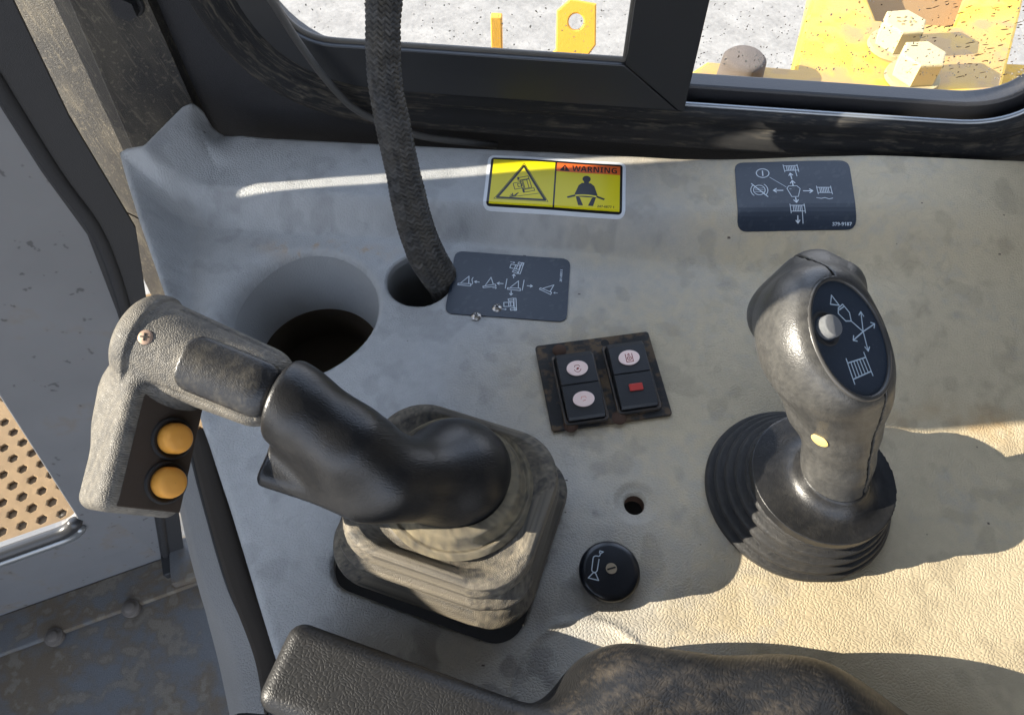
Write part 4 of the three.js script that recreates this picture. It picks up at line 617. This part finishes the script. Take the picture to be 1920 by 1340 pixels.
// ---------------------------------------------------------------- square bellows lever (left)
function rrRing(c, ang, hx, hz, r, y, n = 96) {
  const out = [], cs = Math.cos(ang), sn = Math.sin(ang); r = Math.min(r, hx - 0.0005, hz - 0.0005);
  const per = [[hx - r, hz - r, 0], [-(hx - r), hz - r, 1], [-(hx - r), -(hz - r), 2], [hx - r, -(hz - r), 3]];
  for (const [u, v, q] of per) for (let k = 0; k < n / 4; k++) { const a = (q + k / (n / 4 - 1)) * Math.PI / 2; const lu = u + r * Math.cos(a), lv = v + r * Math.sin(a); out.push(V(c[0] + lu * cs - lv * sn, y, c[1] + lu * sn + lv * cs)); }
  return out;
}
const colourize = (g, fn) => { const p = g.attributes.position, c = []; for (let i = 0; i < p.count; i++) c.push(...fn(p.getX(i), p.getY(i), p.getZ(i))); g.setAttribute('color', new THREE.Float32BufferAttribute(c, 3)); return g; };
{
  const lev = thing('steering_lever', 'black dusty steering lever with two orange thumb buttons on square bellows', 'lever');
  // bellows
  const bc = y => [mix(-0.0245, -0.0215, clamp(y / 0.055, 0, 1)), mix(0.1145, 0.1120, clamp(y / 0.055, 0, 1))];
  const prof = [[-0.0300, 0.0455, 0.0400, 0.014], [-0.0060, 0.0460, 0.0405, 0.014], [0.0020, 0.0463, 0.0408, 0.015], [0.0045, 0.0473, 0.0418, 0.016], [0.0062, 0.0503, 0.0448, 0.020], [0.0080, 0.0538, 0.0481, 0.022], [0.0105, 0.0559, 0.0499, 0.024], [0.0130, 0.0563, 0.0503, 0.024], [0.0150, 0.0559, 0.0499, 0.024], [0.0185, 0.0523, 0.0463, 0.023], [0.0220, 0.0480, 0.0420, 0.022], [0.0234, 0.0462, 0.0404, 0.021], [0.0240, 0.0470, 0.0410, 0.022], [0.0250, 0.0512, 0.0450, 0.024], [0.0262, 0.0526, 0.0464, 0.025], [0.0280, 0.0526, 0.0464, 0.025], [0.0300, 0.0505, 0.0444, 0.024], [0.0322, 0.0474, 0.0416, 0.024], [0.0330, 0.0472, 0.0414, 0.024], [0.0338, 0.0494, 0.0434, 0.025], [0.0350, 0.0500, 0.0439, 0.026], [0.0372, 0.0504, 0.0442, 0.026], [0.0400, 0.0502, 0.0440, 0.026], [0.0432, 0.0494, 0.0433, 0.026], [0.0462, 0.0494, 0.0433, 0.026], [0.0472, 0.0475, 0.0415, 0.025], [0.0470, 0.0448, 0.0390, 0.025], [0.0448, 0.0422, 0.0366, 0.026], [0.0428, 0.0400, 0.0350, 0.028], [0.0424, 0.0370, 0.0325, 0.030], [0.0440, 0.0350, 0.0315, 0.031]];
  const fine = []; for (let i = 0; i < prof.length - 1; i++) for (let k = 0; k < 3; k++) { const t = k / 3; fine.push(prof[i].map((v, q) => mix(v, prof[i + 1][q], t))); } fine.push(prof[prof.length - 1]);
  const bg = loft(fine.map(([y, hx, hz, r]) => rrRing(bc(Math.max(y, 0)), BOOT.a, hx, hz, r, y, 128).map(p => { const q = Math.atan2(p.z - 0.113, p.x + 0.022), w = sstep(0.002, 0.01, y) * (1 - sstep(0.042, 0.047, y)); const dn = 0.0030 * w * (fbm(Math.cos(q) * 3 + 9, Math.sin(q) * 3 + y * 160, 2, 33) - 0.5); p.x += Math.cos(q) * dn; p.z += Math.sin(q) * dn; p.y += 0.0022 * w * (n2(Math.cos(q) * 2.5 + 4, Math.sin(q) * 2.5, 71) - 0.5); return p; })), true);
  colourize(bg, dusty([0.030, 0.029, 0.028], [0.27, 0.23, 0.165], 0.40, 240));
  mesh('bellows', bg, M.vert, lev);
  // round ring and domed foot
  const rc = [-0.0195, 0.0445, 0.1085];
  const ring = new THREE.LatheGeometry([[0.0395, 0.0005], [0.0375, 0.0026], [0.0362, 0.0030], [0.0352, 0.0022], [0.0345, 0.0032], [0.0330, 0.0050], [0.0318, 0.0085], [0.0300, 0.0098], [0.0260, 0.0100]].map(q => new THREE.Vector2(q[0], q[1])), 96); ring.rotateZ(-0.05); ring.translate(...rc); colourize(ring, dusty([0.032, 0.03, 0.028], [0.40, 0.33, 0.2], 0.42, 70)); mesh('base_ring', ring, M.vert, lev);
  const X = V(1, 0, 0), Y = V(0, 1, 0), Z = V(0, 0, 1);
  const dome = frameEll([-0.0205, 0.0470, 0.1045], X, Y, Z, 0.0290, 0.0275, 0.0300);
  const A1 = [-0.0483, 0.0840, 0.1243], A2 = [-0.0639, 0.1020, 0.1179], A3 = [-0.0844, 0.1150, 0.1087], G0 = [-0.0914, 0.1190, 0.1046], G1 = [-0.1559, 0.1270, 0.0854];
  const c1 = cap([-0.0240, 0.056, 0.1085], A1, 0.0195, 0.0165), c2 = cap(A1, A2, 0.0165, 0.0168), c3 = cap(A2, A3, 0.0168, 0.0164), c4 = cap(A3, G0, 0.0164, 0.0166);
  const lax = v3([-0.0527, 0.0860, 0.1278]).sub(v3([-0.0923, 0.0920, 0.1198])).normalize(), lup = V(0, 1, 0.4).sub(lax.clone().multiplyScalar(lax.dot(V(0, 1, 0.4)))).normalize(), lobe1 = frameBox([-0.0794, 0.0910, 0.1193], lax, lup, lax.clone().cross(lup).normalize(), 0.0310, 0.0085, 0.0200, 0.0070), lobe2 = cap([-0.0679, 0.0880, 0.1234], [-0.0360, 0.0720, 0.1205], 0.0115, 0.0150), lobe3 = cap([-0.1005, 0.0800, 0.1099], [-0.0743, 0.0820, 0.1103], 0.011, 0.018);
  const ax = V(G1[0] - G0[0], G1[1] - G0[1], G1[2] - G0[2]), gl = ax.length(); ax.normalize();
  const gripUp = V(0, 1, 0.55).sub(ax.clone().multiplyScalar(V(0, 1, 0.55).dot(ax))).normalize(), gripSide = ax.clone().cross(gripUp).normalize();
  const gripF = (x, y, z) => { const px = x - G0[0], py = y - G0[1], pz = z - G0[2], s = px * ax.x + py * ax.y + pz * ax.z, u = px * gripUp.x + py * gripUp.y + pz * gripUp.z, w = px * gripSide.x + py * gripSide.y + pz * gripSide.z; const t = clamp(s / gl, 0, 1), r = mix(0.0173, 0.0203, t) + 0.0016 * sstep(gl - 0.0065, gl - 0.0045, s); let d = Math.hypot(u * 1.06, w) - r; const ga = Math.hypot(u - 0.30 * r, w - 0.96 * r), gb = Math.hypot(u - 0.62 * r, w + 0.80 * r); if (s < gl * 0.8 && s > 0.004) d = smax(d, 0.0014 - Math.min(ga, gb), 0.0012); return smax(d, Math.max(s - gl - 0.0065, -s - 0.0005), 0.012); };
  const armF = (x, y, z) => { let d = smin(smin(c1(x, y, z), c2(x, y, z), 0.012), smin(c3(x, y, z), c4(x, y, z), 0.010), 0.012); d = smin(d, smin(lobe1(x, y, z), lobe2(x, y, z), 0.008), 0.012); d = smin(d, dome(x, y, z), 0.014); const s = (x - G0[0]) * ax.x + (y - G0[1]) * ax.y + (z - G0[2]) * ax.z; return smax(d, s - 0.0004, 0.003); };
  const armCol = dusty([0.009, 0.0092, 0.010], [0.020, 0.019, 0.018], 0.10, 40);
  mesh('arm', netMesh(armF, [-0.135, 0.03, 0.05], [0.022, 0.145, 0.165], 0.0013, armCol), M.vertGloss, lev);
  // button housing at the end of the grip
  const bn = V(0.80, 0.55, 0.22).normalize(), bt = V(0.06, -0.25, 0.97); bt.sub(bn.clone().multiplyScalar(bt.dot(bn))).normalize(); const bcx = bt.clone().cross(bn).normalize();
  const HC = [-0.1520, 0.1040, 0.1266];
  const hbox = frameBox(HC, bn, bt, bcx, 0.0130, 0.0288, 0.0178, 0.0060);
  const neck = cap([-0.1630, 0.1120, 0.0987], [-0.1641, 0.1040, 0.1149], 0.0115, 0.0110);
  const cutT = V(-0.75, 0.1, -0.66).normalize(), cutP = [-0.1789, 0.1040, 0.0994];
  const gripAll = (x, y, z) => { let d = gripF(x, y, z); let h = smin(hbox(x, y, z), neck(x, y, z), 0.012); h = smax(h, (x - cutP[0]) * cutT.x + (y - cutP[1]) * cutT.y + (z - cutP[2]) * cutT.z, 0.008); return smin(d, h, 0.006); };
  mesh('grip', netMesh(gripAll, [-0.225, 0.06, 0.030], [-0.065, 0.165, 0.175], 0.0010, dusty([0.060, 0.057, 0.052], [0.20, 0.18, 0.145], 0.42, 45)), M.vert, lev);
  const padC = V(G0[0], G0[1], G0[2]).addScaledVector(ax, gl * 0.30).addScaledVector(gripUp, 0.016).toArray();
  const padB = frameBox(padC, ax, gripUp, gripSide, gl * 0.30, 0.02, 0.0122, 0.006);
  mesh('palm_pad', netMesh((x, y, z) => smax(gripF(x, y, z) - 0.0008, padB(x, y, z), 0.0012), [-0.20, 0.095, 0.03], [-0.06, 0.165, 0.15], 0.001, dusty([0.018, 0.018, 0.019], [0.10, 0.09, 0.07], 0.0, 50)), M.vertGloss, lev);
  // orange buttons
  const faceAt = (p, w) => { const q = V(...p), d = q.clone().sub(V(...HC)).dot(bn); return q.addScaledVector(bn, w - d); };
  const bq = new THREE.Quaternion().setFromUnitVectors(V(0, 1, 0), bn);
  for (const p of [[-0.1349, 0.1110, 0.1246], [-0.1329, 0.1050, 0.1424]]) {
    const b = new THREE.Group(); b.name = 'thumb_button'; lev.add(b); b.quaternion.copy(bq); b.position.copy(faceAt(p, 0.0128));
    mesh('collar', new THREE.LatheGeometry([[0.0094, 0], [0.0092, 0.0014], [0.0085, 0.0018], [0.0076, 0.0012], [0.0074, 0]].map(q => new THREE.Vector2(q[0], q[1])), 40), M.rubber, b);
    mesh('cap', new THREE.LatheGeometry([[0.0001, 0.0086], [0.0036, 0.0083], [0.0054, 0.0077], [0.0062, 0.0066], [0.0066, 0.005], [0.0067, -0.001]].map(q => new THREE.Vector2(q[0], q[1])), 48), M.orange, b);
  }
  const panel = mesh('button_panel', new RoundedBoxGeometry(0.0270, 0.0016, 0.0520, 3, 0.0007), std({ color: rgb(0.055, 0.036, 0.022), roughness: 0.6, bumpMap: speckBump, bumpScale: 0.0003 }), lev); panel.applyMatrix4(basis(V(...HC).addScaledVector(bn, 0.0125).addScaledVector(bcx, -0.0026), bcx.clone().negate(), bn, bt));
  const sp = [-0.1511, 0.1350, 0.0894], sN = V(-0.12, 0.80, 0.55).normalize(), sh = mesh('screw_head', new THREE.LatheGeometry([[0.0001, 0.0008], [0.0024, 0.0006], [0.0032, 0]].map(q => new THREE.Vector2(q[0], q[1])), 20), std({ color: rgb(0.32, 0.22, 0.16), metalness: 0.3, roughness: 0.6 }), lev);
  { let P0 = V(...sp), dir = P0.clone().sub(camera.position).normalize(); P0 = camera.position.clone(); for (let i = 0; i < 80; i++) { const d = gripAll(P0.x, P0.y, P0.z); if (d < 1e-4) break; P0.addScaledVector(dir, d * 0.8); } sh.position.copy(P0); const e = 5e-4, nn = V(gripAll(P0.x + e, P0.y, P0.z) - gripAll(P0.x - e, P0.y, P0.z), gripAll(P0.x, P0.y + e, P0.z) - gripAll(P0.x, P0.y - e, P0.z), gripAll(P0.x, P0.y, P0.z + e) - gripAll(P0.x, P0.y, P0.z - e)).normalize(); sh.quaternion.setFromUnitVectors(V(0, 1, 0), nn); void sN; const cr = mesh('cross_slot', mergeGeometries([new THREE.BoxGeometry(0.0034, 0.0005, 0.0006), new THREE.BoxGeometry(0.0006, 0.00052, 0.0034)]), M.dark, sh); cr.position.y = 0.0008; }
}
console.log('lever');
// ---------------------------------------------------------------- round bellows joystick (right)
{
  const js = thing('blade_joystick', 'worn black joystick with oval symbol plate on round bellows', 'joystick');
  const c0 = [0.1690, 0.0790], c1 = [0.1700, 0.0865];
  const ctr = y => { const t = clamp(y / 0.036, 0, 1); return [mix(c0[0], c1[0], t), mix(c0[1], c1[1], t)]; };
  const prof = [[0.0505, -0.004], [0.0514, 0.0005], [0.0514, 0.0034], [0.0502, 0.0048], [0.0474, 0.0050], [0.0464, 0.0058], [0.0474, 0.0068], [0.0482, 0.0084], [0.0482, 0.0108], [0.0470, 0.0122], [0.0436, 0.0124], [0.0428, 0.0132], [0.0438, 0.0142], [0.0446, 0.0158], [0.0446, 0.0180], [0.0434, 0.0194], [0.0402, 0.0196], [0.0394, 0.0204], [0.0404, 0.0214], [0.0412, 0.0230], [0.0412, 0.0252], [0.0400, 0.0265], [0.0368, 0.0267], [0.0360, 0.0275], [0.0370, 0.0286], [0.0377, 0.0300], [0.0377, 0.0318], [0.0366, 0.0330], [0.0350, 0.0333], [0.0320, 0.0334]];
  const fine = []; for (let i = 0; i < prof.length - 1; i++) for (let k = 0; k < 2; k++) fine.push(prof[i].map((v, q) => mix(v, prof[i + 1][q], k / 2))); fine.push(prof[prof.length - 1]);
  const dk = deckH(c0[0], c0[1]);
  const bg = loft(fine.map(([r, y]) => { const c = ctr(y), o = []; for (let i = 0; i < 128; i++) { const a = i / 128 * Math.PI * 2; o.push(V(c[0] + r * Math.cos(a), y + dk, c[1] + r * Math.sin(a))); } return o; }), true);
  colourize(bg, dusty([0.020, 0.020, 0.0205], [0.055, 0.050, 0.042], 0.15, 90)); mesh('bellows', bg, M.vert, js);
  // grip as one body, then split along its mould seam into two shells
  const H = [0.1486, 0.1400, 0.0693];
  const l = V(0.264, -0.32, 0.906).normalize(), nrm = V(0.40, 0.894, 0.20); nrm.sub(l.clone().multiplyScalar(nrm.dot(l))).normalize(); const w = l.clone().cross(nrm).normalize();
  const at = (a, b, c) => [H[0] + l.x * a + w.x * b + nrm.x * c, H[1] + l.y * a + w.y * b + nrm.y * c, H[2] + l.z * a + w.z * b + nrm.z * c];
  const Xv = V(1, 0, 0), Yv = V(0, 1, 0), Zv = V(0, 0, 1);
  const head = frameEll(at(-0.0015, 0.0, -0.012), l, w, nrm, 0.0335, 0.0275, 0.0250);
  const nose = cap([0.1305, 0.1140, 0.0392], [0.1370, 0.1200, 0.0468], 0.0142, 0.0172), crown = cap([0.1469, 0.1220, 0.0239], [0.1565, 0.1220, 0.0264], 0.0145, 0.0120);
  const k1 = [0.1742, 0.0400, 0.0901], k2 = [0.1704, 0.0600, 0.0847], k3 = [0.1652, 0.0800, 0.0791], k4 = [0.1585, 0.1020, 0.0745];
  const s1 = cap(k1, k2, 0.0166, 0.0160), s2 = cap(k2, k3, 0.0160, 0.0166), s3 = cap(k3, k4, 0.0166, 0.0180), s4 = cap(k4, at(0.004, 0, -0.018), 0.0190, 0.018);
  const collar = (x, y, z) => { const q = Math.hypot(x - c1[0], z - c1[1]); return Math.max(q - 0.0362, Math.abs(y - dk - 0.0365) - 0.0026) - 0.0008; };
  const trig = cap([0.1409, 0.0940, 0.0660], [0.1500, 0.0820, 0.0726], 0.0085, 0.0100);
  const body = (x, y, z) => {
    let d = smin(smin(head(x, y, z), nose(x, y, z), 0.022), crown(x, y, z), 0.018);
    const st = smin(smin(s1(x, y, z), s2(x, y, z), 0.006), smin(s3(x, y, z), s4(x, y, z), 0.01), 0.008);
    d = smin(d, st, 0.016);
    const px = x - H[0], py = y - H[1], pz = z - H[2], a = px * l.x + py * l.y + pz * l.z, b = px * w.x + py * w.y + pz * w.z, c = px * nrm.x + py * nrm.y + pz * nrm.z;
    const el = Math.hypot(a / 0.0266, b / 0.0210); d = smax(d, c - 0.0018, 0.006);
    if (el < 1.02 && c > -0.006) d = Math.max(d, Math.min((1 - el) * 0.022, c + 0.0008));
    d = smin(d, trig(x, y, z), 0.006);
    return d;
  };
  const sa = v3([0.1405, 0.1360, 0.0318]), sb = v3([0.1651, 0.1220, 0.0877]), sc = v3([0.1861, 0.0400, 0.0994]), pn = sb.clone().sub(sa).cross(sc.clone().sub(sa)).normalize(); if (pn.x < 0) pn.negate();
  const side = (x, y, z) => (x - sa.x) * pn.x + (y - sa.y) * pn.y + (z - sa.z) * pn.z;
  const col = dusty([0.040, 0.0395, 0.038], [0.085, 0.082, 0.075], 0.34, 260), lo = [0.085, 0.028, 0.0], hi = [0.225, 0.162, 0.135];
  mesh('grip_shell', netMesh((x, y, z) => Math.max(body(x, y, z), side(x, y, z) + 0.00035), lo, hi, 0.0011, col), M.vertGloss, js);
  mesh('grip_shell', netMesh((x, y, z) => Math.max(body(x, y, z), -side(x, y, z) + 0.00035), lo, hi, 0.0011, col), M.vertGloss, js);
  mesh('grip_core', netMesh((x, y, z) => body(x, y, z) + 0.003, lo, hi, 0.002, () => [0.01, 0.01, 0.01]), M.vert, js);
  const skirt = (x, y, z) => smax(smin(collar(x, y, z), s1(x, y, z) - 0.0006, 0.012), y - dk - 0.0500, 0.002);
  mesh('collar', netMesh(skirt, [0.125, 0.03, 0.04], [0.215, 0.062, 0.130], 0.0011, dusty([0.012, 0.0122, 0.013], [0.035, 0.033, 0.030], 0.12, 200)), M.vertGloss, js);
  // oval plate
  const t = canvasTex(512, 640, (x, W, Hh) => {
    x.fillStyle = '#2a3441'; x.fillRect(0, 0, W, Hh); for (let i = 0; i < 700; i++) { const k = hsh(i, 177); x.fillStyle = 'rgba(' + (k > 0.6 ? '120,125,130,' : '25,34,46,') + 0.10 * k + ')'; x.beginPath(); x.arc(hsh(i, 178) * W, hsh(i, 179) * Hh, 1 + 5 * k * k, 0, 7); x.fill(); }
    x.strokeStyle = '#b9cad6'; x.lineWidth = 6; x.lineJoin = 'round';
    x.translate(256, 320); x.scale(1.12, 1.12); x.translate(-262, -322); const c = [360, 300]; arrow(x, c[0], c[1], 450, 268, 26); arrow(x, c[0], c[1], 280, 336, 26); arrow(x, c[0], c[1], 386, 206, 26); arrow(x, c[0], c[1], 352, 392, 26);
    line(x, [c, [306, 246]]); x.stroke(); line(x, [[306, 246], [272, 244], [240, 206], [252, 180], [286, 164], [312, 206]], true); x.stroke(); line(x, [[252, 190], [292, 174]]); x.stroke(); line(x, [[210, 160], [234, 118], [262, 168]], true); x.stroke();
    x.save(); x.translate(262, 466); x.rotate(0.1); line(x, [[-66, -46], [-50, 74]]); x.stroke(); line(x, [[52, -78], [74, 34]]); x.stroke(); line(x, [[-62, -24], [54, -52]]); x.stroke(); line(x, [[-52, 50], [70, 12]]); x.stroke(); for (let k = 1; k < 6; k++) { const u = k / 6; line(x, [[mix(-62, 54, u), mix(-24, -52, u)], [mix(-52, 70, u), mix(50, 12, u)]]); x.stroke(); } x.restore();
  });
  const pg = new THREE.CylinderGeometry(1, 1, 1, 64); { const p = pg.attributes.position, u = pg.attributes.uv; for (let i = 0; i < p.count; i++) u.setXY(i, p.getX(i) / 2 + 0.5, 0.5 - p.getZ(i) / 2); }
  const frame = basis(V(...at(0, 0, -0.0012)), w.clone(), nrm, l); if (w.x < 0) frame.makeBasis(w.clone().negate(), nrm, l.clone().negate()).setPosition(V(...at(0, 0, -0.0012)));
  const plate = mesh('symbol_plate', pg, std({ map: t, roughness: 0.42 }), js); plate.applyMatrix4(basis(V(...at(0, 0, -0.0012)), l.clone().cross(nrm).negate(), nrm, l).multiply(new THREE.Matrix4().makeScale(0.0214, 0.0014, 0.0270))); void frame;
  const rimC = []; for (let i = 0; i < 64; i++) { const q = i / 64 * Math.PI * 2; rimC.push(V(...at(0.0268 * Math.sin(q), 0.0212 * Math.cos(q), -0.0002))); }
  mesh('plate_rim', new THREE.TubeGeometry(new THREE.CatmullRomCurve3(rimC, true), 160, 0.0013, 8, true), std({ color: rgb(0.055, 0.053, 0.050), roughness: 0.35 }), js);
  // push button in a shallow dish on the plate
  const bq = new THREE.Quaternion().setFromUnitVectors(V(0, 1, 0), nrm), pb = new THREE.Group(); pb.name = 'push_button'; js.add(pb); pb.quaternion.copy(bq);
  { let P0 = camera.position.clone(), dir = v3([0.1387, 0.1400, 0.0657]).sub(P0).normalize(), tt = (V(...at(0, 0, -0.0006)).sub(P0)).dot(nrm) / dir.dot(nrm); pb.position.copy(P0.addScaledVector(dir, tt)); }
  mesh('dish', new THREE.LatheGeometry([[0.0078, 0.0001], [0.0072, 0.0007], [0.0066, 0.0006], [0.0058, 0.0002]].map(q => new THREE.Vector2(q[0], q[1])), 40), M.rubber, pb);
  mesh('cap', new THREE.LatheGeometry([[0.0001, 0.0050], [0.0042, 0.0049], [0.0048, 0.0044], [0.0050, 0.0036], [0.0050, 0]].map(q => new THREE.Vector2(q[0], q[1])), 40), std({ color: rgb(0.25, 0.26, 0.27), roughness: 0.5, bumpMap: speckBump, bumpScale: 0.0004 }), pb);
  // yellow plug in the stem
  { let P0 = camera.position.clone(), dir = v3([0.1539, 0.0800, 0.0874]).sub(P0).normalize(); for (let i = 0; i < 90; i++) { const d = body(P0.x, P0.y, P0.z); if (d < 1e-4) break; P0.addScaledVector(dir, d * 0.7); } const e = 5e-4, nn = V(body(P0.x + e, P0.y, P0.z) - body(P0.x - e, P0.y, P0.z), body(P0.x, P0.y + e, P0.z) - body(P0.x, P0.y - e, P0.z), body(P0.x, P0.y, P0.z + e) - body(P0.x, P0.y, P0.z - e)).normalize(); const pl = mesh('yellow_plug', new THREE.LatheGeometry([[0.0001, 0.0008], [0.003, 0.0007], [0.0042, 0.0]].map(q => new THREE.Vector2(q[0], q[1])), 24), std({ color: rgb(0.66, 0.48, 0.16), roughness: 0.6 }), js); pl.position.copy(P0); pl.quaternion.setFromUnitVectors(V(0, 1, 0), nn); }
  void Xv; void Yv; void Zv;
}
console.log('joystick');
// ---------------------------------------------------------------- armrest at the near edge
{
  const d1 = V(0.111, 0, 0.0275).normalize(), nZ = V(-d1.z, 0, d1.x), Yv = V(0, 1, 0);
  const bb = frameBox([-0.0200, 0.001, 0.2165], d1, Yv, nZ, 0.0740, 0.047, 0.0195, 0.0075);
  const hump = cap([0.072, 0.016, 0.2135], [0.150, 0.014, 0.2175], 0.040, 0.040), hump2 = cap([0.150, 0.014, 0.2175], [0.235, 0.006, 0.2480], 0.040, 0.036), hump3 = cap([0.10, 0.012, 0.26], [0.22, 0.0, 0.30], 0.045, 0.04);
  const f = (x, y, z) => { let d = smin(hump(x, y, z), hump2(x, y, z), 0.02); d = smin(d, hump3(x, y, z), 0.03); return smin(bb(x, y, z), d, 0.022); };
  tag(mesh('armrest', netMesh(f, [-0.12, -0.05, 0.165], [0.30, 0.08, 0.33], 0.0018, dusty([0.011, 0.0108, 0.0110], [0.125, 0.100, 0.070], 0.02, 50, (x, y, z) => 0.50 * sstep(0.0, 0.06, x + 0.05 * (n3(x * 60, y * 60, z * 60) - 0.5)) - 0.42)), M.vertGrain), 'black grained armrest pad with worn dusty hump at the bottom edge', 'armrest');
}

renderer.render(scene, camera);
